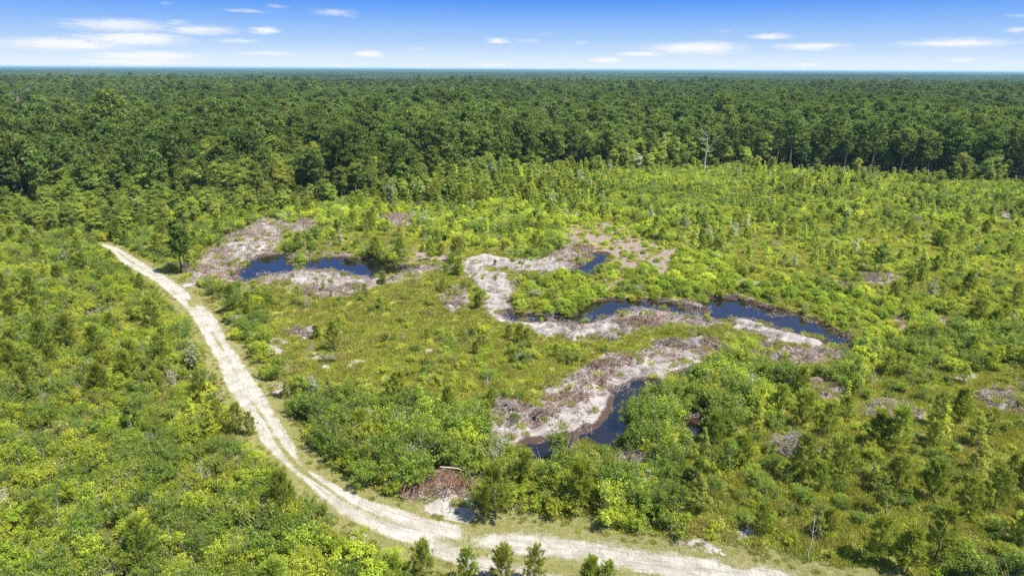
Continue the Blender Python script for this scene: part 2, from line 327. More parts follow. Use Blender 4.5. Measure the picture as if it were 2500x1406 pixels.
def ground_material():
    m, t = newmat('land')
    pos = t.n('ShaderNodeNewGeometry').outputs['Position']
    sand, peat, grey, wet, road, wild = [t.attr(k) for k in ('sand', 'peat', 'grey', 'wet', 'road', 'wild')]
    lane = t.attr('lane'); ru = t.attr('ru'); rt = t.attr('rt')
    rvec = t.n('ShaderNodeCombineXYZ', {0: t.m('MULTIPLY', ru, 22.0), 1: t.m('MULTIPLY', rt, .28), 2: 0.0}).outputs[0]
    strk = t.noise(rvec, 1.0, 4, .7)
    n05 = t.noise(pos, 0.5, 5, .65); n2 = t.noise(pos, 2.0, 5, .7); n8 = t.noise(pos, 8.0, 4, .7); nb = t.noise(pos, 0.06, 3, .6)
    # grassland
    g = t.mix(t.ss(n2, .35, .65), (.170,.200,.032), (.290,.290,.055))
    g = t.mix(t.ss(n05, .45, .7, 0, .6), g, (.330,.290,.110))
    g = t.mix(t.ss(nb, .4, .65, 0, .5), g, (.190,.240,.028))
    n015 = t.noise(pos, .16, 4, .65)
    g = t.mix(t.ss(n015, .5, .68, 0, .7), g, (.230,.185,.085))
    g = t.mix(t.ss(n8, .55, .75, 0, .5), g, (.110,.125,.030))
    fl = t.mix(t.ss(n2, .4, .6), (.110,.130,.034), (.200,.185,.080))     # leaf litter under the thickets
    g = t.mix(wild, g, fl)
    # verge: short dry grass
    v = t.mix(t.ss(n2, .35, .7), (.135,.140,.034), (.245,.215,.095))
    v = t.mix(t.ss(n05, .4, .65, 0, .6), v, (.120,.135,.028))
    v = t.mix(t.ss(n8, .48, .7, 0, .6), v, (.36,.32,.24))
    vg = t.m('MULTIPLY', road, t.ss(n05, .25, .5, .75, 1.0))
    g = t.mix(vg, g, v)
    # sand
    s = t.mix(t.ss(n05, .3, .7), (.235,.210,.195), (.435,.405,.380))
    s = t.mix(t.ss(n8, .55, .8, 0, .55), s, (.20,.14,.11))
    s = t.mix(t.ss(n2, .52, .68, 0, .85), s, (.20,.15,.125))
    p = t.mix(t.ss(n2, .35, .65), (.110,.070,.052), (.260,.195,.160))
    p = t.mix(t.ss(n8, .5, .72, 0, .8), p, (.060,.040,.032))
    p = t.mix(t.ss(t.m('ADD', t.m('MULTIPLY', n05, .6), t.m('MULTIPLY', n2, .4)), .47, .56, 0, .92), p, (.29,.26,.24))
    q = t.mix(t.ss(n2, .35, .65), (.200,.150,.130), (.300,.240,.212))
    def edge(mk, w, k=.6): return t.ss(t.m('ADD', mk, t.m('MULTIPLY', t.m('SUBTRACT', n2, .5), k)), .5-w, .5+w)
    c = t.mix(edge(grey, .15), g, q)
    pe = t.ss(t.m('ADD', t.m('MAXIMUM', peat, sand), t.m('MULTIPLY', t.m('SUBTRACT', n05, .5), 1.3)), .42, .62)
    c = t.mix(pe, c, p)
    se = t.ss(t.m('ADD', sand, t.m('ADD', t.m('MULTIPLY', t.m('SUBTRACT', n05, .5), 2.0), t.m('MULTIPLY', t.m('SUBTRACT', n2, .5), 1.0))), .48, .68)
    c = t.mix(se, c, s)
    # the beaten lanes of the road
    lnoise = t.m('ADD', lane, t.m('ADD', t.m('MULTIPLY', t.m('SUBTRACT', n05, .5), 1.1), t.m('MULTIPLY', t.m('SUBTRACT', n8, .5), .9)))
    sc_ = t.n('ShaderNodeVectorMath', {0: pos, 1: (3.0, .9, 1)}, operation='MULTIPLY').outputs[0]
    st_ = t.noise(sc_, 1.0, 5, .75)
    rs = t.mix(t.ss(n05, .3, .7), (.30,.28,.24), (.47,.447,.405))
    rs = t.mix(t.ss(st_, .5, .66, 0, .6), rs, (.235,.205,.155))
    rs = t.mix(t.ss(n2, .5, .72, 0, .45), rs, (.27,.225,.16))
    rs = t.mix(t.ss(n8, .5, .72, 0, .5), rs, (.20,.165,.11))
    rs = t.mix(t.ss(strk, .48, .62, 0, .62), rs, (.20,.178,.125))
    lnoise = t.m('ADD', lnoise, t.m('MULTIPLY', t.m('SUBTRACT', strk, .5), .8))
    c = t.mix(t.ss(lnoise, .34, .70), c, rs)
    # wet margins
    c = t.mix(t.ss(t.m('ADD', wet, t.m('MULTIPLY', t.m('SUBTRACT', n2, .5), .5)), .35, .8, 0, .9), c, (.050,.028,.020))
    bs = t.m('ADD', t.m('MULTIPLY', n8, .25), n2)
    bump = t.n('ShaderNodeBump', {'Strength': .9, 'Distance': .25, 'Height': bs}).outputs[0]
    b = t.n('ShaderNodeBsdfDiffuse', {'Color': c, 'Roughness': .6, 'Normal': bump}).outputs[0]
    t.link(b, t.n('ShaderNodeOutputMaterial').inputs[0])
    return m
MAT['land'] = ground_material()

def water_material():
    m, t = newmat('tannin_water')
    pos = t.n('ShaderNodeNewGeometry').outputs['Position']
    n = t.noise(pos, 1.2, 3, .5)
    bump = t.n('ShaderNodeBump', {'Strength': .02, 'Distance': .03, 'Height': n}).outputs[0]
    p = t.n('ShaderNodeBsdfPrincipled', {'Base Color': (.010,.007,.006,1), 'Roughness': .0, 'IOR': 1.8, 'Normal': bump}).outputs[0]
    t.link(p, t.n('ShaderNodeOutputMaterial').inputs[0])
    return m
MAT['water'] = water_material()
MAT['spoil'] = plainmat('dug_up_soil', (.060,.040,.032), (.25,.20,.175), 3.5)

# ------------------------------------------------------------------ mesh building
class MB:
    """collects quads into one mesh"""
    def __init__(s): s.V = []; s.F = []; s.m = []; s.a = []; s.n = 0
    def add(s, V, F, mat=0, a=None):
        V = np.asarray(V, float).reshape(-1, 3); F = np.asarray(F, int).reshape(-1, 4)
        s.V.append(V); s.F.append(F+s.n); s.n += len(V)
        s.m.append(np.full(len(F), mat)); s.a.append(np.zeros(len(F)) if a is None else a)
    def tube(s, P, R, mat=0, k=5):
        P = np.asarray(P, float); n = len(P); rings = []
        T = np.gradient(P, axis=0); T /= np.linalg.norm(T, axis=1)[:, None]+1e-9
        ref = np.array([0.31, .87, .12]) if abs(T[0][2]) > .7 else np.array([0, 0, 1.0])
        for i in range(n):
            a = np.cross(T[i], ref); a /= np.linalg.norm(a)+1e-9; b = np.cross(T[i], a)
            th = np.arange(k)*2*math.pi/k
            rings.append(P[i]+R[i]*(np.cos(th)[:, None]*a+np.sin(th)[:, None]*b))
        V = np.concatenate(rings); F = []
        for i in range(n-1):
            for j in range(k):
                F.append((i*k+j, i*k+(j+1) % k, (i+1)*k+(j+1) % k, (i+1)*k+j))
        s.add(V, F, mat, np.random.default_rng(int(abs(P[0, 0])*1000) % 9999).random(len(F)))
    def leaves(s, C, D, N, L, Wd, mat=0, rng=RNG, fold=0.0):
        """rhombic leaves at C, long axis D, facing N"""
        C = np.asarray(C); n = len(C)
        D = D/(np.linalg.norm(D, axis=1)[:, None]+1e-9)
        S = np.cross(D, N); S /= np.linalg.norm(S, axis=1)[:, None]+1e-9
        L = np.broadcast_to(L, (n,))[:, None]; Wd = np.broadcast_to(Wd, (n,))[:, None]
        V = np.stack([C-D*L/2, C+S*Wd/2+D*L*.05, C+D*L/2, C-S*Wd/2+D*L*.05], 1).reshape(-1, 3)
        F = np.arange(4*n).reshape(n, 4)
        s.add(V, F, mat, rng.random(n))
    def mesh(s, name, mats):
        V = np.concatenate(s.V); F = np.concatenate(s.F)
        me = bpy.data.meshes.new(name)
        me.vertices.add(len(V)); me.vertices.foreach_set('co', V.astype(np.float32).ravel())
        me.loops.add(F.size); me.loops.foreach_set('vertex_index', F.astype(np.int32).ravel())
        me.polygons.add(len(F)); me.polygons.foreach_set('loop_start', np.arange(0, F.size, 4, dtype=np.int32))
        me.polygons.foreach_set('material_index', np.concatenate(s.m).astype(np.int32))
        at = me.attributes.new('lv', 'FLOAT', 'FACE'); at.data.foreach_set('value', np.concatenate(s.a).astype(np.float32))
        for k in mats: me.materials.append(MAT[k])
        me.update(calc_edges=True)
        return me
def unit(n, rng):
    v = rng.normal(size=(n, 3)); return v/np.linalg.norm(v, axis=1)[:, None]
def clump(mb, c, r, n, L, Wd, rng, mat=0, flat=.8, up=.95, org=None):
    u = unit(n, rng); rad = r*(rng.random(n)**.4)
    C = c+u*rad[:, None]*np.array([1, 1, flat])
    N = u*.6+np.array([0, 0, up])+rng.normal(size=(n, 3))*.38
    if org is not None: o_ = np.asarray(c)-org; N = N+o_/(np.linalg.norm(o_)+1e-6)*.7
    D = np.cross(N, rng.normal(size=(n, 3)))
    mb.leaves(C, D, N, L*(.7+.6*rng.random(n)), Wd*(.7+.6*rng.random(n)), mat, rng)
def tuft(mb, c, d, n, L, Wd, rng, mat=0, spread=.9, out=None):
    """needles sweeping forward round a twig"""
    d = d/np.linalg.norm(d)
    v = d+rng.normal(size=(n, 3))*spread*.6; v /= np.linalg.norm(v, axis=1)[:, None]
    base = c-d*L*.6*rng.random(n)[:, None]
    N = rng.normal(size=(n, 3))
    if out is not None: N = N*.6+out/(np.linalg.norm(out)+1e-6)*.9+np.array([0, 0, .5])
    LL = L*(.7+.5*rng.random(n))
    mb.leaves(base+v*LL[:, None]/2, v, N, LL, Wd, mat, rng)

def bend(p0, p1, n=5, sag=0.0, jit=0.0, rng=RNG):
    t = np.linspace(0, 1, n)[:, None]; P = p0+(p1-p0)*t; P[:, 2] += sag*4*(t*(1-t))[:, 0]
    if jit: P[1:-1] += rng.normal(size=(n-2, 3))*jit
    return P

def p_shrub(seed, h=1.9, r=1.3, nb=34, leaf=.125, per=100, mat='shrub', stem='greystem', flowers=0.0, spiky=0.0):
    rng = np.random.default_rng(seed); lf = MB(); st = MB()
    for i in range(nb):
        a = rng.random()*6.283; q = math.sqrt(rng.random())*r; z = h*(.25+.75*math.sqrt(max(0, 1-(q/r)**2))*(.55+.45*rng.random()))
        if spiky and rng.random() < spiky: z *= 1.25
        c = np.array([math.cos(a)*q, math.sin(a)*q, z])
        clump(lf, c, .36*(.6+.7*rng.random())*r/1.3, per, leaf, leaf*.55, rng, 1 if (flowers and rng.random() < flowers) else 0)
        if i % 2 == 0: st.tube(bend(np.array([rng.normal()*.15, rng.normal()*.15, 0]), c, 4, 0, .06, rng), [.03, .022, .015, .008], 0, 4)
    n = 220                                                  # inner foliage down to the ground
    u = unit(n, rng); C = u*np.array([r*.85, r*.85, h*.5])*(rng.random(n)**.5)[:, None]+np.array([0, 0, h*.38])
    C[:, 2] = np.maximum(C[:, 2], .05)
    lf.leaves(C, rng.normal(size=(n, 3)), rng.normal(size=(n, 3))+np.array([0, 0, .8]), leaf*1.5, leaf*.8, 0, rng)
    return lf.mesh('foliage', [mat, 'flower']), st.mesh('stems', [stem])

def p_spray(seed, h=1.8, r=1.1, nb=46, leaf=.11, per=40, mat='shrub', stem='greystem', flowers=0.0, thin=.6, stems=12):
    per = int(per*1.45)
    """ragged upright shrub: leafy twigs of uneven length, gaps between"""
    rng = np.random.default_rng(seed); lf = MB(); st = MB()
    nc = 5; cen = rng.normal(size=(nc, 2))*r*.42
    for i in range(nb):
        c0 = cen[rng.integers(nc)]; a = rng.random()*6.283; q = r*.55*math.sqrt(rng.random())
        hh = h*(.45+.55*rng.random())*(1.12-.35*np.hypot(*c0)/r)
        tip = np.array([c0[0]+math.cos(a)*q, c0[1]+math.sin(a)*q, hh]); b0 = np.array([c0[0]*.4, c0[1]*.4, 0])
        tw = bend(b0, tip, 5, .08*h, .03, rng)
        if i % 3 == 0: st.tube(tw, [.022, .017, .013, .009, .005], 0, 4)
        f = 1-thin*rng.random(per)**1.3; ii = np.minimum((f*4).astype(int), 3); fr = (f*4-ii)[:, None]
        C = tw[ii]*(1-fr)+tw[ii+1]*fr+rng.normal(size=(per, 3))*np.array([.085, .085, .06])*(1.6-f[:, None])*1.5
        d = (tip-b0)/np.linalg.norm(tip-b0)
        D = d*.5+rng.normal(size=(per, 3))*.7; N = np.array([0, 0, 1.0])+rng.normal(size=(per, 3))*.45+(C-np.array([0, 0, h*.4]))*.35
        lf.leaves(C, D, N, leaf*(.7+.7*rng.random(per)), leaf*.5*(.7+.6*rng.random(per)), 1 if rng.random() < flowers else 0, rng)
        lf.a[-1] = np.clip(lf.a[-1]*.75+.35*(f > .93)+.1*rng.random(), 0, 1)
    for i in range(stems):
        a = rng.random()*6.28; e = np.array([math.cos(a)*r*.7, math.sin(a)*r*.7, h*(.5+.55*rng.random())])
        st.tube(bend(np.zeros(3), e, 4, 0, .06, rng), [.02, .014, .009, .005], 0, 3)
    n = 160; u = unit(n, rng); C = u*np.array([r*.9, r*.9, .2])+np.array([0, 0, .22])
    lf.leaves(C, rng.normal(size=(n, 3)), rng.normal(size=(n, 3))+np.array([0, 0, .8]), leaf*1.5, leaf*.8, 0, rng)
    return lf.mesh('foliage', [mat, 'flower']), st.mesh('stems', [stem])

def p_bush(seed, h=1.15, r=1.0, mat='bush'):
    rng = np.random.default_rng(seed); lf = MB(); st = MB()
    for i in range(46):
        u = unit(1, rng)[0]; u[2] = abs(u[2]); c = u*np.array([r*.8, r*.8, h*.72])+np.array([0, 0, h*.12])
        clump(lf, c, .24, 60, .105, .055, rng, 0)
    n = 500; u = unit(n, rng); u[:, 2] = np.abs(u[:, 2])
    lf.leaves(u*np.array([r*.75, r*.75, h*.7])*(rng.random(n)**.4)[:, None]+np.array([0, 0, .05]), rng.normal(size=(n, 3)), u+rng.normal(size=(n, 3))*.5, .16, .09, 0, rng)
    for i in range(5):
        a = rng.random()*6.28; st.tube(bend(np.zeros(3), np.array([math.cos(a)*.5*r, math.sin(a)*.5*r, h*.7]), 3), [.025, .018, .01], 0, 4)
    return lf.mesh('foliage', [mat]), st.mesh('stems', ['greystem'])

def p_ypine(seed, h=4.0, mat='ypine', dens=1.0):
    rng = np.random.default_rng(seed); lf = MB(); tr = MB()
    lean = rng.normal(size=2)*.04*h
    top = np.array([lean[0], lean[1], h*.93])
    tp = bend(np.zeros(3), top, 6, 0, .03, rng)
    tr.tube(tp, np.linspace(.022*h**.75, .012, 6), 0, 6)
    z = .16*h+.1; R = .38*h**.85
    while z < h*.9:
        fz = z/h; rl = R*(1-fz)**.7*(.5+fz*1.2 if fz < .35 else 1)*(.8+.3*rng.random())+.12
        nb = rng.integers(4, 7); a0 = rng.random()*6.28
        for k in range(nb):
            a = a0+k*6.283/nb+rng.normal()*.25; l = rl*(.65+.5*rng.random())
            p0 = np.array([lean[0]*fz, lean[1]*fz, z]); rise = l*(.35+.5*fz)
            p1 = p0+np.array([math.cos(a)*l, math.sin(a)*l, rise])
            tr.tube(bend(p0, p1, 3), [.018, .012, .006], 0, 3)
            nt = max(3, int(l*3.8*dens))
            for q in range(nt):
                f = .3+.7*(q+1)/nt; c = p0+(p1-p0)*f
                d = (p1-p0)+np.array([0, 0, l*.5])+rng.normal(size=3)*l*.35
                c = c+rng.normal(size=3)*.10
                tuft(lf, c, d, 30, .44, .034, rng, 0, .55, c-np.array([0, 0, h*.35]))
                lf.a[-1] = np.clip(lf.a[-1]*.8+.12*rng.random()+.2*(f > .95), 0, 1)
        z += h*(.085+.03*rng.random())
    for k in range(7):
        tuft(lf, top+np.array([rng.normal()*.1, rng.normal()*.1, rng.random()*.3-.15]), np.array([rng.normal()*.3, rng.normal()*.3, 1.0]), 24, .38, .036, rng)
    return lf.mesh('crown', [mat]), tr.mesh('trunk', ['bark'])

def p_pine(seed, h=18.0, mat='pine', bare=.42, fat=.155):
    rng = np.random.default_rng(seed); lf = MB(); tr = MB()
    lean = rng.normal(size=2)*.02*h
    top = np.array([lean[0], lean[1], h*.95])
    tr.tube(bend(np.zeros(3), top, 7, 0, .05, rng), np.linspace(.017*h, .03, 7), 0, 7)
    R = h*(fat+.04*rng.random())
    nb = 44
    for i in range(nb):
        fz = bare+(1-bare)*((i+rng.random())/nb)**.85; g = (fz-bare)/(1-bare)
        env = math.sin(math.pi*min(1, .2+g*.78))**.55
        l = R*env*(.5+.6*rng.random()); a = i*2.4+rng.normal()*.4
        p0 = np.array([lean[0]*fz, lean[1]*fz, fz*h*.95]); p1 = p0+np.array([math.cos(a)*l, math.sin(a)*l, l*(.1+.45*g)])
        if i % 2 == 0: tr.tube(bend(p0, p1, 4, -.05*l), [.07, .05, .03, .012], 0, 4)
        for q in range(max(4, int(l*4.2))):
            f = 1-.55*rng.random()**1.5; c = p0+(p1-p0)*f+rng.normal(size=3)*np.array([.42, .42, .18])
            d = np.array([math.cos(a)*.35, math.sin(a)*.35, .9])+rng.normal(size=3)*.5
            tuft(lf, c, d, 17, .66, .15, rng, 0, 1.1, c-np.array([0, 0, h*.62]))
    for k in range(6): tuft(lf, top+rng.normal(size=3)*.25, np.array([0, 0, 1.0]), 16, .6, .10, rng, 0, 1.1)
    return lf.mesh('crown', [mat]), tr.mesh('trunk', ['bark'])

def p_tree(seed, h=11.0, mat='broad', wide=.30, leaf=.27, n=74, per=84, lo=.25):
    rng = np.random.default_rng(seed); lf = MB(); tr = MB()
    fork = np.array([rng.normal()*.2, rng.normal()*.2, h*.38])
    tr.tube(bend(np.zeros(3), fork, 4, 0, .04, rng), np.linspace(.016*h, .010*h, 4), 0, 6)
    R = wide*h
    for i in range(n):
        u = unit(1, rng)[0]; q = rng.random()**.45
        c = np.array([u[0]*R*q, u[1]*R*q, h*(lo+1)/2+u[2]*h*(1-lo)/2*q*.92])
        fz = (c[2]/h-lo)/(1-lo)
        c[:2] *= (1.15-.55*fz) if fz > .3 else .85
        clump(lf, c, (.078*h)*(.55+.75*rng.random()), per, leaf, leaf*.62, rng, 0, .6, .6, np.array([0, 0, h*.55]))
        if i % 3 == 0: tr.tube(bend(fork, c, 4, .1*h*.3, .06, rng), [.007*h, .005*h, .003*h, .001*h], 0, 4)
    return lf.mesh('crown', [mat]), tr.mesh('trunk', ['greystem'])

def p_sapling(seed, h=4.5, mat='sapling', leaf=.17, w=.16):
    rng = np.random.default_rng(seed); lf = MB(); tr = MB()
    ns = rng.integers(1, 4)
    for s_ in range(ns):
        b0 = np.array([rng.normal()*.15, rng.normal()*.15, 0]); hh = h*(1 if s_ == 0 else .6+.3*rng.random())
        top = b0+np.array([rng.normal()*.06*h, rng.normal()*.06*h, hh])
        tr.tube(bend(b0, top, 5, 0, .05, rng), np.linspace(.012*h, .008, 5), 0, 5)
        n = int(26*hh/h)
        for i in range(n):
            f = .22+.78*(i+rng.random())/n; l = w*h*(1-f)**.6*(.4+.8*rng.random())+.10; a = rng.random()*6.28
            c = b0+(top-b0)*f+np.array([math.cos(a)*l, math.sin(a)*l, l*.4])
            if i % 2: tr.tube(bend(b0+(top-b0)*(f-.03), c, 3), [.014, .01, .005], 0, 3)
            clump(lf, c, .24+.08*rng.random(), 34, leaf, leaf*.6, rng, 0, .8)
    return lf.mesh('crown', [mat]), tr.mesh('trunk', ['greystem'])

def p_dead(seed, h=2.2, mat='deadwood', spread=.5, nb=12):
    rng = np.random.default_rng(seed); tr = MB()
    for i in range(nb):
        a = rng.random()*6.28; l = h*(.6+.45*rng.random()); s = spread*rng.random()*h
        p1 = np.array([math.cos(a)*s, math.sin(a)*s, l]); P = bend(np.array([rng.normal()*.1, rng.normal()*.1, 0]), p1, 5, 0, .07*h*.4, rng)
        tr.tube(P, np.linspace(.022, .007, 5), 0, 3)
        for j in range(5):
            k = rng.integers(1, 4); e = P[k]+np.array([rng.normal()*.3, rng.normal()*.3, .35*rng.random()])*h*.4
            tr.tube(bend(P[k], e, 3, 0, .03, rng), [.011, .008, .004], 0, 3)
    return tr.mesh('bare_stems', [mat])

def p_grass(seed, mat='grass', n=150, r=.55, h=.34):
    rng = np.random.default_rng(seed); lf = MB()
    a = rng.random(n)*6.28; q = np.sqrt(rng.random(n))*r
    L = h*(.5+.9*rng.random(n))
    base = np.stack([np.cos(a)*q, np.sin(a)*q, np.zeros(n)], 1)
    D = np.stack([rng.normal(size=n)*.55, rng.normal(size=n)*.55, np.ones(n)], 1); D /= np.linalg.norm(D, axis=1)[:, None]
    lf.leaves(base+D*(L/2)[:, None], D, rng.normal(size=(n, 3)), L, .045, 0, rng)
    m = 40; a = rng.random(m)*6.28; q = np.sqrt(rng.random(m))*r
    lf.leaves(np.stack([np.cos(a)*q, np.sin(a)*q, .06+.12*rng.random(m)], 1), rng.normal(size=(m, 3))*np.array([1, 1, .3]), rng.normal(size=(m, 3))*.4+np.array([0, 0, 1]), .13, .08, 0, rng)
    return lf.mesh('grass_tuft', [mat])
def p_litter(seed, mats=('brownwood', 'deadwood')):
    rng = np.random.default_rng(seed); mb = MB()
    for i in range(16):
        a = rng.random()*6.28; p = np.array([rng.normal()*.4, rng.normal()*.4, .05+.12*rng.random()]); l = .2+.6*rng.random()
        d = np.array([math.cos(a)*l, math.sin(a)*l, rng.normal()*.18])
        mb.tube(bend(p-d/2, p+d/2, 3, 0, .04, rng), [.012, .02, .006], int(rng.random() < .45), 3)
    return mb.mesh('twigs', list(mats))

def join_mesh(name, meshes):
    """one prototype mesh out of crown + trunk, for the countless ones"""
    mb = MB(); mats = []
    for me in meshes:
        V = np.empty(len(me.vertices)*3, np.float32); me.vertices.foreach_get('co', V)
        F = np.empty(len(me.loops), np.int32); me.loops.foreach_get('vertex_index', F)
        mi = np.empty(len(me.polygons), np.int32); me.polygons.foreach_get('material_index', mi)
        a = np.empty(len(me.polygons), np.float32); me.attributes['lv'].data.foreach_get('value', a)
        b = len(mats); mats += [m.name for m in me.materials]
        mb.V.append(V.reshape(-1, 3)); mb.F.append(F.reshape(-1, 4)+mb.n); mb.n += len(V)//3; mb.m.append(mi+b); mb.a.append(a)
    me = mb.mesh(name, [])
    for n in mats: me.materials.append(bpy.data.materials[n])
    return me

# ------------------------------------------------------------------ objects
def tag(o, label=None, cat=None, group=None, kind=None):
    for k, v in (('label', label), ('category', cat), ('group', group), ('kind', kind)):
        if v: o[k] = v
    return o
def link(name, data, parent=None):
    o = bpy.data.objects.new(name, data); COL.objects.link(o)
    if parent: o.parent = parent
    return o

# --- ground sheet
def axis(a, b, step, far, g=1.13):
    v = list(np.arange(a, b, step)); s = step; x = v[-1]
    while x < far: s *= g; x += s; v.append(x)
    s = step; x = a; w = []
    while x > -far: s *= g; x -= s; w.append(x)
    return np.array(w[::-1]+v)
gx = axis(-80, 118, .32, 30000)
gy = np.concatenate([-np.geomspace(1, 30000, 14)[::-1], np.arange(2, 34, 1.5), np.arange(34, 80, .2), np.arange(80, 170, .33)])
s = .33; yv = [170.0]
while yv[-1] < 30000: s *= 1.13; yv.append(yv[-1]+s)
gy = np.concatenate([gy, yv])
X, Y = np.meshgrid(gx, gy); xs = X.ravel(); ys = Y.ravel()
MK = masks(xs, ys)

# where thickets stand, the ground is leaf litter; where the land is open, grass
MEADOW = [(660,700),(760,728),(940,700),(1100,665),(1190,720),(1210,790),(1290,815),(1400,838),(1560,825),(1640,800),(1760,800),(1790,830),(1700,850),(1550,860),(1420,900),(1340,960),(1240,990),(1160,1010),(960,985),(840,955),(720,960),(680,900),(650,860),(640,790)]
ROUND = [(1240,700),(1330,680),(1450,678),(1475,645),(1440,625),(1372,618),(1365,560),(1400,540),(1500,530),(1560,545),(1600,590),(1700,630),(1900,680),(2050,715),(2180,770),(2250,840),(2150,880),(2080,850),(1990,790),(1850,745),(1760,735),(1730,745),(1600,740),(1500,735),(1430,750),(1400,765),(1250,762)]
FIELD = [(1600,560),(1800,545),(2100,535),(2550,560),(2700,600),(2600,760),(2350,760),(2200,740),(2000,700),(1800,650),(1640,610)]
YOUNG = [(830,500),(1050,505),(1300,528),(1600,545),(1800,550),(2100,535),(2500,560),(2800,580),(2900,455),(2300,432),(1900,415),(1500,415),(1250,432),(1050,470),(900,490)]
FORESTB = [(-2500,720),(-1200,660),(-300,590),(0,528),(300,518),(600,500),(850,490),(1050,470),(1250,435),(1500,417),(1700,412),(1900,417),(2200,434),(2500,452),(2900,478),(3800,530),(5500,600)]
SPARSE = [(1900,960),(2100,930),(2500,900),(2700,900),(2700,1410),(2060,1390),(1850,1330),(1650,1330),(1620,1180),(1750,1080),(1850,1000)]
POND_N = [(720,600),(900,560),(1150,600),(1340,640),(1120,630),(900,620),(740,612)]
fbx = np.array([p[0] for p in FORESTB]); fby = np.array([p[1] for p in FORESTB])
def in_forest(px, py): return (py < np.interp(px, fbx, fby))
def openness(px, py, x, y):
    """0 thicket .. 1 open grass"""
    o = np.zeros(px.shape)
    o = np.where(inpoly(MEADOW, px, py), .93, o)
    o = np.where(inpoly(FIELD, px, py), .80, o)
    o = np.where(inpoly(POND_N, px, py), .8, o)
    o = np.where(inpoly(SPARSE, px, py), .62, o)
    return o
px_, py_, _d = to_px(xs, ys)
infr = ys > 20
op = np.where(infr, openness(px_, py_, xs, ys), 0)
op = np.where(infr & (inpoly(ROUND, px_, py_)), .7, op)
wild = 1-op
SPUR = 1.1*sstep(sdist(gpoly([(1030,1232),(1084,1224),(1160,1214),(1168,1250),(1150,1285),(1110,1282),(1060,1262)]), xs+(fbm(xs, ys, 1.5, 3, 12)-.5)*1.2, ys), -.5, .5)
me = bpy.data.meshes.new('ground')
nx, ny = len(gx), len(gy)
idx = np.arange(nx*ny).reshape(ny, nx)
Fq = np.stack([idx[:-1, :-1], idx[:-1, 1:], idx[1:, 1:], idx[1:, :-1]], -1).reshape(-1, 4)
rdm = MK['rd']
hz = MK['h']-sstep(rdm, .1, .5)*.10
V = np.stack([xs, ys, hz], 1)
def fill_mesh(me, V, F, attrs, mat, smooth=True):
    me.vertices.add(len(V)); me.vertices.foreach_set('co', V.astype(np.float32).ravel())
    me.loops.add(F.size); me.loops.foreach_set('vertex_index', F.astype(np.int32).ravel())
    me.polygons.add(len(F)); me.polygons.foreach_set('loop_start', np.arange(0, F.size, 4, dtype=np.int32))
    if smooth: me.polygons.foreach_set('use_smooth', np.ones(len(F), bool))
    for k, v in attrs.items():
        a = me.attributes.new(k, 'FLOAT', 'POINT'); a.data.foreach_set('value', np.broadcast_to(v, (len(V),)).astype(np.float32))
    me.materials.append(mat); me.update(calc_edges=True)
fill_mesh(me, V, Fq, dict(sand=MK['sand'], peat=MK['peat'], grey=MK['grey'], wet=MK['wet'], road=MK['road'], wild=wild, lane=SPUR, ru=np.zeros(len(V)), rt=np.zeros(len(V))), MAT['land'])
tag(link('ground', me), 'sandy grassland and leaf litter under the scrub', 'ground', kind='structure')

def ground_h(x, y): return masks(np.atleast_1d(np.asarray(x, float)), np.atleast_1d(np.asarray(y, float)))['h']

# --- road sheet
nu = 36
LL = RLg; RR = RRg
dl = np.concatenate([[0], np.cumsum(np.linalg.norm(np.diff((LL+RR)/2, axis=0), axis=1))])
tt = np.arange(0, dl[-1], .35)
Lr = np.stack([np.interp(tt, dl, LL[:, i]) for i in (0, 1)], 1); Rr = np.stack([np.interp(tt, dl, RR[:, i]) for i in (0, 1)], 1)
uu = np.linspace(-.06, 1.06, nu)
RX = Lr[:, None, 0]*(1-uu)+Rr[:, None, 0]*uu; RY = Lr[:, None, 1]*(1-uu)+Rr[:, None, 1]*uu
rx = RX.ravel(); ry = RY.ravel(); RM = masks(rx, ry)
U = np.broadcast_to(uu, RX.shape).ravel(); T = np.repeat(tt, nu)
rpx, rpy, _ = to_px(rx, ry)
wide = sstep(rpx, 900, 1500)                                 # the wide stretch in the foreground
mid = np.exp(-((U-.5)/.10)**2)*(.35+.65*sstep(fbm(T, T*0, 9, 2, 21), .35, .6))*.9
midw = np.exp(-((U-.38)/.17)**2)*1.25+np.exp(-((U-.93)/.10)**2)*.45
lane = 1.05-np.abs((U-.5)*2)**3*.95
lane = lane*(1-wide)+wide*(1.0-np.abs((U-.5)*2)**4*.5)
lane -= mid*(1-wide)*.68+midw*wide*.75
grn = np.exp(-(((rpx-745)/45)**2+((rpy-1125)/60)**2))*.5+np.exp(-(((rpx-470)/22)**2+((rpy-738)/22)**2))*.6+np.exp(-(((rpx-1150)/70)**2+((rpy-1310)/22)**2))*.4
lane = lane-grn-(fbm(rx, ry, 5, 3, 31)-.5)*.5
rut = -.05*(np.exp(-((U-.27)/.08)**2)+np.exp(-((U-.73)/.08)**2))
rz = RM['h']+rut+.015-sstep(np.abs(U-.5), .5, .56)*.14
idr = np.arange(len(rx)).reshape(len(tt), nu)
Fr = np.stack([idr[:-1, :-1], idr[:-1, 1:], idr[1:, 1:], idr[1:, :-1]], -1).reshape(-1, 4)
me = bpy.data.meshes.new('road')
fill_mesh(me, np.stack([rx, ry, rz], 1), Fr, dict(sand=RM['sand']*0, peat=RM['peat']*0, grey=0*rx, wet=0*rx, road=np.ones(len(rx)), wild=np.zeros(len(rx)), lane=lane, ru=U, rt=T), MAT['land'])
tag(link('road', me), 'white sand track curving across the scrub', 'road', kind='structure')

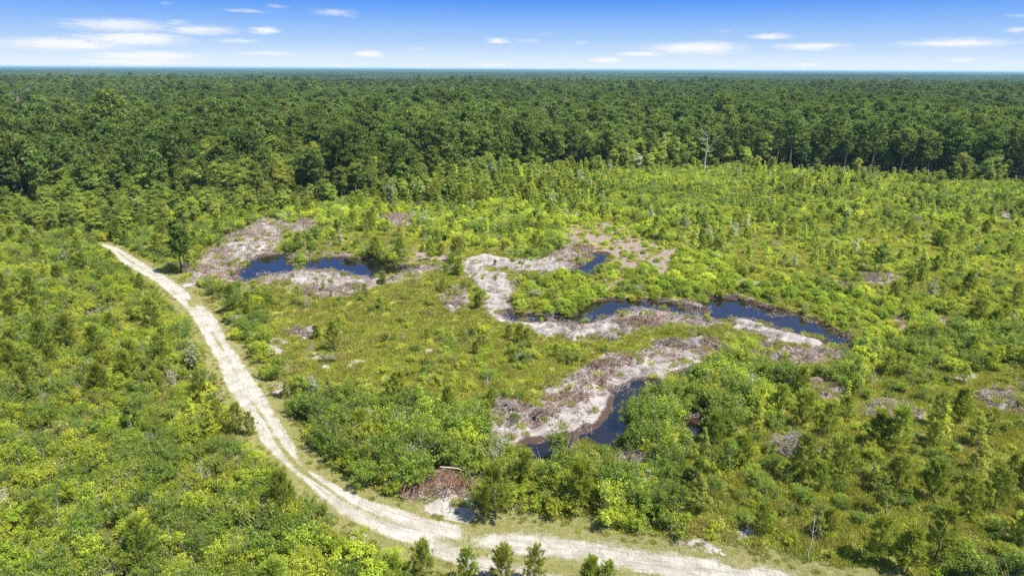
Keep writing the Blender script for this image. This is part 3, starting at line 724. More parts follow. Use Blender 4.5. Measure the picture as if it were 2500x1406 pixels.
# --- water sheets
import bmesh
for name, poly, label in WATERg:
    c = poly.mean(0)
    # outset the outline; the banks hide the rest
    area = 0.5*np.sum(poly[:, 0]*np.roll(poly[:, 1], -1)-np.roll(poly[:, 0], -1)*poly[:, 1])
    e = np.roll(poly, -1, 0)-np.roll(poly, 1, 0); nrm = np.stack([e[:, 1], -e[:, 0]], 1); nrm /= np.linalg.norm(nrm, axis=1)[:, None]+1e-9
    if area < 0: nrm = -nrm
    P = poly+nrm*2.0
    bm = bmesh.new(); vs_ = [bm.verts.new((p[0], p[1], WL)) for p in P]; f = bm.faces.new(vs_)
    bmesh.ops.triangulate(bm, faces=[f]); bmesh.ops.recalc_face_normals(bm, faces=bm.faces)
    m_ = bpy.data.meshes.new(name); bm.to_mesh(m_); bm.free()
    if m_.polygons[0].normal.z < 0: m_.flip_normals()
    m_.materials.append(MAT['water'])
    tag(link(name, m_), label, 'water', kind='structure')

# ------------------------------------------------------------------ prototypes
P = {}
P['shrub'] = [p_shrub(1, nb=24), p_spray(2, 1.6, 1.3), p_spray(3, 2.3, 1.0), p_spray(4, 1.4, 1.2, thin=.8), p_shrub(5, 1.9, 1.3, nb=24, mat='dshrub', leaf=.11), p_spray(6, 2.1, 1.2, mat='dshrub', leaf=.13),
              p_spray(7, 1.7, 1.1, flowers=.10), p_spray(8, 1.7, 1.1, mat='sage', leaf=.10, flowers=.08, stems=26),
              p_spray(9, 1.9, 1.2, nb=60), p_shrub(10, 1.5, 1.2, nb=20, leaf=.10), p_spray(14, 1.5, 1.0, nb=26, mat='sapling', thin=.9, stems=22), p_spray(15, 2.2, 1.2, nb=58, mat='dshrub')]
P['bush'] = [p_bush(11), p_bush(12, 1.0, 1.15), p_bush(13, 1.35, .95), p_bush(14, 1.1, 1.0, 'shrub')]
P['ypine'] = [p_ypine(21), p_ypine(22, 4.2), p_ypine(23, 3.6), p_ypine(24, 4.6), p_ypine(25, 3.2)]
P['pine'] = [p_pine(31), p_pine(32, 19, bare=.5), p_pine(33, 17, bare=.4, fat=.23), p_pine(34, 18.5, bare=.5, fat=.16), p_pine(35, 16, bare=.35)]
P['tree'] = [p_tree(41, wide=.27), p_tree(42, 10, wide=.33), p_tree(43, 11.5, wide=.23), p_tree(44, 10, mat='dshrub', wide=.31), p_tree(45, 9, mat='sapling', wide=.28), p_tree(46, 10.5, mat='broad', wide=.22, lo=.2), p_tree(47, 10, mat='sage', wide=.34)]
P['sapling'] = [p_sapling(51), p_sapling(52, 4.8, w=.2), p_sapling(53, 4.0, w=.24), p_sapling(54, 4.6, 'dshrub', w=.22), p_sapling(55, 4.4, 'sage', w=.2), p_sapling(56, 5.0, 'shrub', w=.13), p_sapling(57, 3.6, 'shrub', w=.32), p_sapling(58, 5.2, w=.18), p_sapling(59, 4.2, 'dshrub', w=.28)]
P['dead'] = [(p_dead(61),), (p_dead(62, 1.8, spread=.8),), (p_dead(63, 2.6, spread=.35, nb=7),)]
def p_snag(seed, h=15):
    rng = np.random.default_rng(seed); a = MB(); b = MB()
    tp = bend(np.zeros(3), np.array([rng.normal()*.8, rng.normal()*.8, h]), 7, 0, .15, rng); a.tube(tp, np.linspace(.2, .05, 7), 0, 6)
    for i in range(9):
        f = .5+.48*rng.random(); p = tp[int(f*6)]; l = 1.2+2.2*rng.random(); t_ = rng.random()*6.28
        P_ = bend(p, p+np.array([math.cos(t_)*l, math.sin(t_)*l, l*(.2+.8*rng.random())]), 4, 0, .15, rng); b.tube(P_, [.09, .06, .045, .02], 0, 4)
        for j in range(2): e = P_[1+j]+rng.normal(size=3)*.7+np.array([0, 0, .5]); b.tube(bend(P_[1+j], e, 3), [.04, .03, .015], 0, 3)
    return a.mesh('trunk', ['deadwood']), b.mesh('branches', ['deadwood'])
P['snagtree'] = [p_snag(64), p_snag(65, 14), p_snag(66, 16)]
P['grass'] = [(p_grass(71),), (p_grass(72, h=.45),), (p_grass(73, r=.6, h=.28),), (p_grass(74, 'shrub', 120, .5, .3),)]
P['litter'] = [(p_litter(81),), (p_litter(82),), (p_litter(83),)]

# ------------------------------------------------------------------ scattering
def jgrid(sp, x0, x1, y0, y1, rng, jit=.9):
    gx_ = np.arange(x0, x1, sp); gy_ = np.arange(y0, y1, sp); A, B = np.meshgrid(gx_, gy_)
    A = A+(rng.random(A.shape)-.5)*sp*jit*1.2; B = B+(rng.random(B.shape)-.5)*sp*jit*1.2
    A[1::2] += sp/2
    return A.ravel(), B.ravel()
def in_view(x, y, mxl=90, mxr=160, top=0):
    px, py, d = to_px(x, y)
    return (px > -mxl-1500/d*3) & (px < W_+mxr+1500/d*3) & (py < H_+260), px, py, d
SC = {k: [] for k in P}                                      # kind -> rows of x, y, z, rot, scale, proto, px, py, d
def put(kind, x, y, z, sc, pid, rng, tilt=.08):
    n = len(x); px, py, d = to_px(x, y)
    SC[kind].append(np.stack([x, y, z, rng.normal(size=n)*tilt, rng.normal(size=n)*tilt, rng.random(n)*6.283, sc, pid.astype(float), px, py, d], 1))

def pick(n, weights, rng):
    w = np.array(weights, float); w /= w.sum(); return rng.choice(len(w), n, p=w)

rng = np.random.default_rng(100)
def clear_sight(x, y, h):
    """False where a plant that tall would stand in front of open sand, mud, water or road"""
    ok = np.ones(len(x), bool)
    for f in (.45, .85):
        k_ = CAM_H/(CAM_H-np.minimum(h*f, 20)); m_ = masks(x*k_, y*k_)
        ok &= ~((m_['wd'] > -.4) | ((m_['rd'] > (.15 if f > .5 else -.3)) & (to_px(x*k_, y*k_)[0] > 258)) | (np.maximum.reduce([m_['sand'], m_['peat'], m_['grey']]) > .55))
    return ok
# mature forest, 180 m to 1.1 km
for (sp, y0, y1) in ((4.0, 120, 420), (5.0, 420, 1150)):
    x, y = jgrid(sp, -y1*.95, y1*.95, y0, y1, rng)
    k, px, py, d = in_view(x, y, 60, 80); x, y, px, py = x[k], y[k], px[k], py[k]
    k = in_forest(px, py) & (y > 100); x, y, px, py = x[k], y[k], px[k], py[k]
    sp_ = fbm(x, y, 60, 3, 40)+.35*(fbm(x, y, 12, 2, 41)-.5)
    gap = fbm(x, y, 30, 2, 43)
    ispine = rng.random(len(x)) < sstep(sp_, .36, .60)*.55+.33
    hgt = .62+.52*fbm(x, y, 70, 3, 42)+rng.normal(size=len(x))*.15
    z = masks(x, y)['h']-.1
    a = ispine; put('pine', x[a], y[a], z[a], hgt[a]*1.0, pick(a.sum(), [3, 3, 2, 3, 2], rng), rng, .03)
    a = ~ispine & (gap > .25); put('tree', x[a], y[a], z[a], hgt[a]*(.98+.42*rng.random(a.sum())), pick(a.sum(), [4, 2.5, 4, 3, 3.5, 4, .3], rng), rng, .05)
# undergrowth along the forest front
x, y = jgrid(3.0, -330, 420, 110, 330, rng, 1.6); k, px, py, d = in_view(x, y); x, y, px, py = x[k], y[k], px[k], py[k]
dfr = py-np.interp(px, fbx, fby)
k = (dfr < 10) & (dfr > -30) & (rng.random(len(x)) < .15+.75*sstep(fbm(x, y, 22, 3, 97), .42, .6)); x, y = x[k], y[k]
put('tree', x, y, masks(x, y)['h'], .25+.75*rng.random(len(x))**1.2, pick(len(x), [3, 3, 4, 4, 2.5, 5, .2], rng), rng)
# grey dead tops standing in the wood
x = (rng.random(900)-.5)*900; y = 190+rng.random(900)*420; k, px, py, d = in_view(x, y, 0, 0); k &= in_forest(px, py); x, y = x[k][:90], y[k][:90]
put('snagtree', x, y, x*0, 1+.35*rng.random(len(x)), pick(len(x), [1, 1, 1], rng), rng, .08)
# dark broadleaf belt at the foot of the forest, left and middle
x, y = jgrid(3.4, -150, 30, 120, 200, rng); k, px, py, d = in_view(x, y); x, y, px, py = x[k], y[k], px[k], py[k]
k = ~in_forest(px, py) & (py < np.interp(px, [-600, 0, 150, 300, 450, 600, 820, 830], [660, 565, 578, 585, 560, 535, 505, 0]))
x, y = x[k], y[k]; put('tree', x, y, masks(x, y)['h'], .45+.25*rng.random(len(x)), pick(len(x), [3, 3, 2, 4, 3, 3, .6], rng), rng)
# young growth
x, y = jgrid(2.3, -60, 330, 130, 330, rng, 2.0); k, px, py, d = in_view(x, y); x, y, px, py = x[k], y[k], px[k], py[k]
k = inpoly(YOUNG, px, py) & ~in_forest(px, py); x, y, px, py = x[k], y[k], px[k], py[k]
dn = sstep(fbm(x, y, 9, 3, 50), .38, .58); k = rng.random(len(x)) < np.where(px < 1500, .6, .25)+.5*dn; x, y, px, py = x[k], y[k], px[k], py[k]
r_ = rng.random(len(x)); leftness = sstep(px, 1750, 1250); z = masks(x, y)['h']
hs = (.30+.55*fbm(x, y, 25, 2, 51)+.35*leftness)*(.6+.75*rng.random(len(x)))
a = r_ < .55; put('sapling', x[a], y[a], z[a], hs[a]*1.15, pick(a.sum(), [3, 3, 3, 2, 1.5, 3, 2, 2, 2], rng), rng)
a = (r_ >= .55) & (r_ < .80); put('ypine', x[a], y[a], z[a], hs[a]*1.15, pick(a.sum(), [1, 1, 1, 1, 1], rng), rng, .04)
a = r_ >= .80; put('tree', x[a], y[a], z[a], hs[a]*.52, pick(a.sum(), [2, 3, 2, 4, 5, 3, 1], rng), rng)

# shrubs everywhere nearer than that
x, y = jgrid(1.4, -190, 250, 28, 260, rng, 1.6); k, px, py, d = in_view(x, y); x, y, px, py = x[k], y[k], px[k], py[k]
k = ~in_forest(px, py); x, y, px, py = x[k], y[k], px[k], py[k]
mk = masks(x, y); op = openness(px, py, x, y)
rnd_in = inpoly(ROUND, px, py)
clr = fbm(x, y, 9, 3, 60); clr2 = fbm(x, y, 3.5, 2, 61)
surf = np.maximum.reduce([mk['sand'], mk['peat'], mk['grey']])
dens = 1.0-op*1.0
dens = np.where(inpoly(MEADOW, px, py), .07+.30*sstep(clr, .52, .68), dens)
dens = np.where(inpoly(FIELD, px, py), .30+.40*sstep(clr, .45, .62), dens)
dens = np.where(inpoly(SPARSE, px, py), .35+.5*sstep(clr, .42, .62), dens)
dens = np.where(inpoly(YOUNG, px, py), .80, dens)
dens = np.where(rnd_in, 0, dens)
dens = np.where(surf > .35, np.maximum(dens, .3), dens)*(1-.80*sstep(surf, .3, .7))*(~rnd_in)
dens = np.where((dens > .9), .50+.45*sstep(clr, .33, .52), dens)
dens = np.where((mk['wd'] > -.8) | (mk['rd'] > -1.4-.8*(fbm(x, y, 3, 2, 63)-.5)*2), 0, dens)
k = rng.random(len(x)) < dens
x, y, px, py, mkz, op, clr, surf = x[k], y[k], px[k], py[k], mk['h'][k], op[k], clr[k], surf[k]
rdk = mk['rd'][k]
tall = fbm(x, y, 18, 3, 64)
sc = (.62+.75*tall)*(1-.42*(op > .3))*(.8+.45*rng.random(len(x)))
sc = np.where(surf > .4, sc*.5, sc)
near_edge = sstep(rdk, -3.5, -1.4); sc *= 1-.3*near_edge
# bigger leafy growth in the foreground thickets right of the road
BIG = [(690,1010),(820,985),(1060,1020),(1180,1065),(1200,1110),(1010,1195),(880,1190),(760,1080)]
BIG2 = [(1190,1120),(1480,1090),(1620,960),(1740,890),(1860,860),(2000,900),(1800,1030),(1640,1160),(1660,1310),(1400,1280),(1190,1260)]
big = inpoly(BIG, px, py) | inpoly(BIG2, px, py); sc = np.where(big, sc*1.22+.1, sc)
tone = fbm(x, y, 11, 3, 65)
w = rng.random(len(x))
pid = np.where(w < sstep(tone, .45, .62)*.55+.12+.35*big, pick(len(x), [0, 0, 0, 0, 1, 1, 0, 0, .3, 0, 0, 1.2], rng), pick(len(x), [1.8, 3.2, 2.5, 3, .25, .4, .8, .6, 3.4, 1.6, 1.6, .3], rng))
k = clear_sight(x, y, sc*1.9) | ((surf > .4) & (sc < .55) & (rng.random(len(x)) < .6))
put('shrub', x[k], y[k], mkz[k]-.05, sc[k], pid[k], rng)

# round bushes on the grey mud
x, y = jgrid(1.9, -20, 130, 80, 190, rng, .7); k, px, py, d = in_view(x, y); x, y, px, py = x[k], y[k], px[k], py[k]
mk = masks(x, y); k = inpoly(ROUND, px, py) & (mk['wd'] < -.9)
flat = py < 655
dn = np.where(mk['grey'] > .4, np.where(flat, .36, .55), .98)
dn = np.where(mk['peat'] > .55, .1, dn)
k &= rng.random(len(x)) < dn
x, y, z, px, py, gr = x[k], y[k], mk['h'][k], px[k], py[k], mk['grey'][k]
sw = (gr < .4) & (rng.random(len(x)) < .42)
put('shrub', x[sw], y[sw], z[sw]-.05, (.45+.55*rng.random(sw.sum())), pick(sw.sum(), [1, 3, 2, 3, .4, .8, 1, .5, 3, 2, 1.5, 1], rng), rng)
x, y, z, px, py, gr = x[~sw], y[~sw], z[~sw], px[~sw], py[~sw], gr[~sw]
put('bush', x, y, z-.05, (.7+.65*rng.random(len(x)))*np.where(gr > .4, np.where(py < 655, .78, .85), np.where(px < 1440, 1.35, 1.15))*(1+.5*(fbm(x, y, 10, 2, 71)-.4)), pick(len(x), [3, 3, 2, 2], rng), rng)

# young pines through the scrub
x, y = jgrid(4.2, -190, 230, 30, 250, rng); k, px, py, d = in_view(x, y); x, y, px, py = x[k], y[k], px[k], py[k]
mk = masks(x, y)
pp = np.where((px < 600) & (py > 700), .22, .38)
pp = np.where(inpoly(MEADOW, px, py), .10, pp); pp = np.where(inpoly(FIELD, px, py), .28*sstep(fbm(x, y, 12, 2, 95), .35, .6)*1.6, pp); pp = np.where(inpoly(SPARSE, px, py), .40, pp)
pp = np.where(inpoly(YOUNG, px, py) | inpoly(ROUND, px, py), 0, pp)
LEFT = [(-200,850),(420,850),(560,1000),(600,1110),(500,1080),(300,1000),(-200,980)]
pp = np.where(inpoly(LEFT, px, py), .60, pp)
LOWL = [(-300,1050),(300,1050),(640,1180),(800,1300),(1000,1400),(900,1700),(-300,1700)]
pp = np.where(inpoly(LOWL, px, py), .10, pp)
k = (rng.random(len(x)) < pp) & (mk['wd'] < -1) & (mk['rd'] < -2.2) & (mk['sand'] < .5) & (mk['peat'] < .6) & ~in_forest(px, py)
x, y, z, px, py = x[k], y[k], mk['h'][k], px[k], py[k]
hh = np.where(inpoly(MEADOW, px, py), .38+.25*rng.random(len(x)), .45+.75*rng.random(len(x)))+.15*inpoly(LEFT, px, py)
k = clear_sight(x, y, hh*4); x, y, z, hh = x[k], y[k], z[k], hh[k]
put('ypine', x, y, z, hh, pick(len(x), [1]*5, rng), rng, .04)

# saplings through the scrub
x, y = jgrid(3.6, -190, 230, 30, 250, rng); k, px, py, d = in_view(x, y); x, y, px, py = x[k], y[k], px[k], py[k]
mk = masks(x, y)
pp = np.full(len(x), .32)
pp = np.where(inpoly(MEADOW, px, py), .03, pp); pp = np.where(inpoly(FIELD, px, py), .8*sstep(fbm(x, y, 10, 2, 96), .42, .62), pp)
pp = np.where(inpoly(YOUNG, px, py) | inpoly(ROUND, px, py), 0, pp); pp = np.where((px < 500) & (py < 760), .6, pp); pp = np.where((px > 800) & (px < 1180) & (py < 600), .7, pp)
k = (rng.random(len(x)) < pp) & (mk['wd'] < -1) & (mk['rd'] < -2.0) & (mk['sand'] < .5) & (mk['peat'] < .6) & ~in_forest(px, py)
x, y, z = x[k], y[k], mk['h'][k]; k = clear_sight(x, y, x*0+3.2); x, y, z = x[k], y[k], z[k]
put('sapling', x, y, z, .35+.65*rng.random(len(x))**1.3, pick(len(x), [3, 3, 3, 2, 1.5, 3, 2, 2, 2], rng), rng)

# bare dead stems
x, y = jgrid(5.0, -170, 200, 30, 230, rng); k, px, py, d = in_view(x, y); x, y, px, py = x[k], y[k], px[k], py[k]
mk = masks(x, y)
pp = np.where(inpoly(MEADOW, px, py), .12, .26); pp = np.where(inpoly(ROUND, px, py), .03, pp); pp = np.where(mk['peat'] > .5, .45, pp)
k = (rng.random(len(x)) < pp) & (mk['wd'] < -.5) & (mk['rd'] < -2) & ~in_forest(px, py)
x, y, z = x[k], y[k], mk['h'][k]
put('dead', x, y, z, .6+.6*rng.random(len(x)), pick(len(x), [1, 1, 1], rng), rng, .15)

# grass
x, y = jgrid(.72, -120, 190, 32, 215, rng); k, px, py, d = in_view(x, y, 40, 60); x, y, px, py = x[k], y[k], px[k], py[k]
mk = masks(x, y); op = openness(px, py, x, y)
surf = np.maximum.reduce([mk['sand'], mk['peat'], mk['grey']])
dn = np.where(op > .3, .9, .35); dn = np.where(inpoly(ROUND, px, py), .5, dn)
dn = dn*(1-.66*sstep(surf, .25, .6))*(1-.6*sstep(mk['sand'], .4, .7)); dn = np.where(mk['rd'] > -1.2, .4*(mk['rd'] < .1), dn); dn = np.where(mk['wd'] > -.3, 0, dn)
dn *= .75+.25*sstep(fbm(x, y, 4, 2, 80), .3, .5); dn = np.where(in_forest(px, py), 0, dn)
k = rng.random(len(x)) < dn
x, y, z = x[k], y[k], mk['h'][k]
put('grass', x, y, z, (.7+.7*rng.random(len(x)))*np.where(mk['rd'][k] > -1.2, .45, 1), pick(len(x), [3, 3, 3, 2], rng), rng, .05)

# broken twigs on the spoil
x, y = jgrid(.85, -80, 130, 40, 190, rng); k, px, py, d = in_view(x, y, 10, 10); x, y, px, py = x[k], y[k], px[k], py[k]
mk = masks(x, y); dn = np.maximum(sstep(mk['peat'], .2, .7)*.62, mk['sand']*.36); dn = np.where((mk['wd'] > -.3) | (mk['rd'] > -1), 0, dn)
k = rng.random(len(x)) < dn; x, y, z = x[k], y[k], mk['h'][k]
put('litter', x, y, z, .7+.8*rng.random(len(x)), pick(len(x), [1, 1, 1], rng), rng, .1)

for k in SC: SC[k] = np.concatenate(SC[k]) if SC[k] else np.zeros((0, 11))

# ------------------------------------------------------------------ single plants one can point to
def lab_side(px, py):
    return 'left of the sand road' if px < np.interp(py, [560, 640, 716, 870, 1015, 1127, 1250, 1345, 1406], [200, 300, 420, 550, 640, 720, 860, 1060, 1200]) else 'right of the sand road'
SINGLES = []                                                  # keep-out discs for the scattered plants
def single(kind, px, py, h, label, name, cat, pid=0, base_h=None, rot=None):
    x, y = gp(px, py); z = float(ground_h(x, y)[0])
    ms = P[kind][pid]; bh = max(v.co.z for v in ms[0].vertices)
    o = bpy.data.objects.new(name, None); COL.objects.link(o); o.location = (x, y, z-.05); s_ = h/bh
    o.scale = (s_, s_, s_); o.rotation_euler = (0, 0, rot if rot is not None else (px*1.7+py) % 6.28)
    tag(o, label, cat)
    for m_ in ms: link('foliage' if m_.name.startswith('foliage') else m_.name.split('.')[0], m_, o)
    SINGLES.append((x, y, 1.2+.12*h)); return o
P['tallpine'] = [p_pine(131, 10, mat='midpine', bare=.42, fat=.12), p_pine(132, 12, mat='midpine', bare=.48, fat=.13)]
single('tallpine', 444, 668, 10.3, 'tall bare-trunked pine beside the sand road, left one of a close pair by the pond', 'pine_tree', 'pine tree', 0)
single('tallpine', 456, 671, 9.3, 'tall bare-trunked pine beside the sand road, right one of a close pair by the pond', 'pine_tree', 'pine tree', 0, rot=2.5)
single('tallpine', 631, 508, 12.5, 'lone pine with long bare trunk standing out before the dark forest edge', 'pine_tree', 'pine tree', 1)
single('tree', 2145, 668, 6.3, 'dark rounded tree standing alone in the open yellow-green field', 'broadleaf_tree', 'tree', 3)
YP = [(1030,1412,3.7,'young pine at the bottom edge, leftmost of the row before the pale road'),(1145,1425,3.2,'young bushy pine at the bottom edge, second in the row before the road'),
 (1226,1425,3.5,'young pine at the bottom edge, third in the row before the road'),(1302,1428,3.6,'young open-branched pine at the bottom edge, fourth in the row'),
 (1440,1440,3.0,'low young pine poking over the bottom edge before the road'),(1480,1444,2.8,'small young pine, rightmost of the row at the bottom edge'),
 (1212,1268,5.6,'yellow-green young pine beside the bare sandy pull-off'),(1418,1246,5.2,'dark green young pine in the foreground thicket behind the road'),
 (818,855,4.6,'slender dark young pine in the meadow beside the white sand patch'),(1269,839,3.2,'thin young pine in the meadow, tallest of the small group below the ditch'),
 (1241,829,2.4,'small bushy pine left in the group below the ditch'),(1288,838,2.5,'small bushy pine right in the group below the ditch'),(1043,829,1.9,'small dark pine alone in the middle of the meadow'),
 (893,727,2.7,'dark dense pine at the meadow edge below the long pond'),(1167,753,3.0,'young pine at the left foot of the sandy plateau'),(1358,871,2.1,'tiny upright pine on the bare meadow between the two spoil banks'),
 (1253,888,2.2,'small dense pine in the lower meadow'),(936,692,2.6,'small pine on the bank below the end of the long pond'),(1108,656,2.8,'small dark pine where the ponds and the sandy plateau meet'),
 (2138,1087,4.5,'young pine with a clear pale trunk above the dead brush on the lower slope'),(2015,1062,4.4,'young pine left behind the clear-trunked one on the lower slope'),(2064,1029,3.2,'yellow-green young pine behind the sand patch on the lower slope'),
 (2184,1097,5.2,'full young pine beside the clear-trunked one, dark shade at its foot'),(2295,1043,4.6,'dark young pine by the grey brush on the upper slope'),(2341,1029,4.4,'tall young pine at the upper right slope'),
 (2281,1097,3.4,'thin young pine below the grey brush'),(2001,1200,3.2,'short round-topped young pine on open ground below the dead brush'),(2275,1220,4.4,'bright conical young pine on the open lower slope'),
 (2425,1248,4.8,'pale green young pine near the right edge'),(2213,1394,4.4,'large young pine with grey branches at the lower right'),(2281,1364,5.4,'tallest young pine of the lower right thicket'),
 (2138,1371,4.6,'full young pine, left one of the lower right thicket'),(1745,1092,4.0,'bluish young pine below the dark mud puddle'),(2411,1063,3.4,'thin young pine near the right edge'),
 (2362,714,4.2,'dark spreading young pine in the right field'),(690,1270,5.0,'dark young pine at the left edge of the road in the foreground'),(578,1062,3.6,'young pine leaning over the left edge of the road'),
 (322,905,4.6,'darker pine rising out of the scrub left of the road'),(612,1065,2.8,'small pine at the left road edge beside the leaning one'),(965,1420,2.6,'small pine left of the bottom row')]
for i, (a, b, h, lb) in enumerate(YP): single('ypine', a, b, h, lb, 'young_pine', 'pine tree', i % 5)
single('sapling', 1711, 1254, 3.6, 'bright yellow-green sapling in the foreground scrub above the road', 'sapling', 'tree', 2)
single('sapling', 790, 715, 2.0, 'small light sapling on the pond\'s lower bank', 'sapling', 'tree', 1)
single('bush', 733, 640, 2.0, 'bright green bush on the brown spit in the left pond', 'bush', 'bush', 2)

# dead snags
def snag(px, py, h, label, arms, seed, r=.22, mat='deadwood'):
    rg = np.random.default_rng(seed); x, y = gp(px, py); tr = MB(); br = MB()
    tr.tube(bend(np.zeros(3), np.array([.03*h, 0, h]), 7, 0, .05, rg), np.linspace(r, r*.35, 7), 0, 8)
    for (f, dx_, dz_, l) in arms:
        p0 = np.array([.03*h*f, 0, f*h]); p1 = p0+np.array([dx_, rg.normal()*.4, dz_])*l; P_ = bend(p0, p1, 6, -.08*l, .08, rg)
        br.tube(P_, np.linspace(r*.6, .07, 6), 0, 5)
        for j in range(4):
            q = rg.integers(2, 6); e = P_[q]+np.array([dx_*.3+rg.normal()*.3, rg.normal()*.3, .3+.3*rg.random()])*l*.4; br.tube(bend(P_[q], e, 4, 0, .05, rg), [min(.11, r*.35), min(.08, r*.25), .04, .02], 0, 4)
    o = bpy.data.objects.new('dead_tree', None); COL.objects.link(o); o.location = (x, y, 0); tag(o, label, 'dead tree')
    link('trunk', tr.mesh('trunk', [mat]), o); link('branches', br.mesh('branches', [mat]), o); SINGLES.append((x, y, 2.0))
snag(1718, 421, 12.8, 'tall bleached dead tree with bare crooked arms before the dark forest', [(.90, -1, .25, 5.2), (.97, -.6, .8, 4.5), (.55, 1, .25, 3.2), (.99, .2, 1, 1.2), (.62, .8, .9, 3.8), (.8, -.8, .6, 3.5)], 5, .36)
snag(772, 470, 11.0, 'small grey dead treetop forking out of the forest left of centre', [(.9, .6, .7, 2.6), (.8, 1, .4, 2.4), (.95, -.4, .8, 1.6)], 6, .2)
snag(1003, 452, 9.0, 'pale dead tree leaning among the forest edge trees', [(.8, -.7, .6, 2.2), (.9, .6, .6, 2.0)], 8, .18)
single('snagtree', 1972, 1368, 3.6, 'thin leafless grey sapling above the lower right road verge', 'dead_tree', 'dead tree', 1)
snag(2362, 512, 6.0, 'pale thin dead trunk by the sandy spot at the right edge', [(.7, .6, .8, 1.0)], 10, .12)

# brush piles
def pile(px, py, rx_, ry_, hh, n, label, mats, seed, soil=(.22, .16, .13), long=1.0, soil_mat='brownwood', loc=None):
    rg = np.random.default_rng(seed); x, y = gp(px, py); z = float(ground_h(x, y)[0])
    mb = MB(); N1 = 18; N2 = 7; subs = []
    for q in range(5):
        a = q*2.4+rg.random(); d = (.0 if q == 0 else .42+.25*rg.random()); k = .62 if q == 0 else .35+.2*rg.random()
        subs.append((math.cos(a)*rx_*d, math.sin(a)*ry_*d, rx_*k, ry_*k, hh*(1 if q == 0 else .4+.4*rg.random())))
    th = np.linspace(0, 2*math.pi, N1+1)[:-1]
    for (cx, cy_, ax, ay, hz1) in subs:
        V = []; so = rg.random()*50
        for q in np.linspace(1, .02, N2):
            w_ = 1+1.1*(fbm(np.cos(th)*1.5+so, np.sin(th)*1.5, .7, 3, seed)-.5)
            X_ = cx+np.cos(th)*ax*q*w_; Y_ = cy_+np.sin(th)*ay*q*w_
            V.append(np.stack([X_, Y_, (1-q**1.6)*hz1*.42*(.2+1.5*fbm(X_+so, Y_, .8, 3, seed+1))-.2*(q > .98)], 1))
        V = np.concatenate(V); F = []
        for i in range(N2-1):
            for j in range(N1): F.append((i*N1+j, i*N1+(j+1) % N1, (i+1)*N1+(j+1) % N1, (i+1)*N1+j))
        mb.add(V, F, 0)
    st = MB()
    for i in range(int(n*1.25)):
        cx, cy_, ax, ay, hz1 = subs[rg.integers(5)]
        g1, g2 = np.clip(rg.normal(size=2)*.5, -.9, .9); q = math.hypot(g1, g2)
        c = np.array([cx+g1*ax, cy_+g2*ay, hz1*.6*max(0, 1-q*q*.6)+.06])
        l = long*(.3+1.1*rg.random()**1.8); b = rg.random()*6.283; d = np.array([math.cos(b), math.sin(b), rg.normal()*.4])*l
        R0 = .012+.034*rg.random()**2.5
        st.tube(bend(c-d*.5, c+d*.5, 4, rg.normal()*.16*l, .08*l, rg), [R0, R0*.9, R0*.7, R0*.35], int(rg.random() < .38), 3)
    o = bpy.data.objects.new('brush_pile', None); COL.objects.link(o); o.location = (x, y, z); tag(o, label, 'brush pile')
    link('soil_mound', mb.mesh('soil_mound', ['spoil']), o); link('sticks', st.mesh('sticks', mats), o)
    SINGLES.append((x, y, max(rx_, ry_)*.8))
BR = ('brownwood', 'deadwood'); RD = ('redbrush', 'brownwood'); GY = ('deadwood', 'deadwood')
pile(486, 662, 2.9, 2.2, 1.5, 150, 'rusty brown root mound at the roadside end of the left pond', RD, 1)
pile(648, 668, 2.6, 1.8, 1.3, 170, 'round heap of brown sticks at the near corner of the left pond', BR, 2)
pile(800, 712, 4.0, 1.8, 1.2, 190, 'low heap of dark roots below the left pond', BR, 3)
pile(868, 700, 2.0, 1.4, .9, 90, 'small rooty heap at the right end of bank below the left pond', RD, 4)
pile(735, 812, 3.6, 1.5, .8, 140, 'grey-brown stick heap behind the white sand patch in the meadow', BR, 5)
pile(1232, 1006, 2.0, 1.3, 1.0, 190, 'tangled grey brush heap at the left end of the lower sand bank', GY, 6, long=1.5)
pile(1335, 1022, 1.4, 1.0, .8, 110, 'brown brush heap lying on the lower sand bank', BR, 7, long=1.3)
pile(1385, 975, 2.6, 1.8, .9, 150, 'low reddish brush heap behind the lower sand bank', RD, 8, long=1.3)
pile(1478, 892, 2.2, 1.4, 1.2, 150, 'dark brown root clump standing on the middle spoil bank', RD, 9)
pile(1470, 935, 1.7, 1.3, 1.0, 110, 'rounded rusty stump clump on white spoil', RD, 10)
pile(1555, 795, 4.4, 2.2, 1.7, 260, 'big rusty brown spoil heap on the near side of winding ditch', RD, 11)
pile(1480, 822, 2.8, 1.6, 1.1, 170, 'straw-coloured brush heap at the meadow edge of the upper spoil bank', GY, 12, long=1.4)
pile(1400, 805, 2.6, 1.6, .9, 120, 'pinkish grey spoil heap left on the upper bank', BR, 13)
pile(1645, 845, 3.2, 1.6, 1.0, 150, 'grey brush heap at the upper end of middle spoil bank', BR, 14)
pile(1740, 842, 2.4, 1.4, 1.0, 110, 'brown heap beside the white mound above the thicket', RD, 15)
pile(1920, 768, 4.5, 1.2, .7, 190, 'long drift of bleached sticks on the far bank of winding ditch', GY, 16, long=1.7)
pile(1855, 752, 2.2, 1.1, .9, 120, 'bleached stick jam at the left end of far ditch bank', GY, 17, long=1.4)
pile(1932, 1098, 2.4, 1.8, 1.1, 230, 'grey dead brush heap with long bleached branches on the lower slope', GY, 18, long=2.1)
pile(2440, 982, 2.8, 1.6, .9, 170, 'fan of grey dead brush near the right edge', GY, 19, long=1.8)
pile(2170, 990, 3.2, 1.2, .8, 150, 'grey-pink brush drift behind the young pines', GY, 20, long=1.5)
pile(1082, 1195, 3.6, 2.0, 1.3, 330, 'big rusty heap of broken branches beside the sandy pull-off', RD, 21, long=2.0)
pile(965, 538, 5.5, 3.0, 2.4, 220, 'dark weathered mound of uprooted stumps near the forest edge', BR, 22, long=1.4)
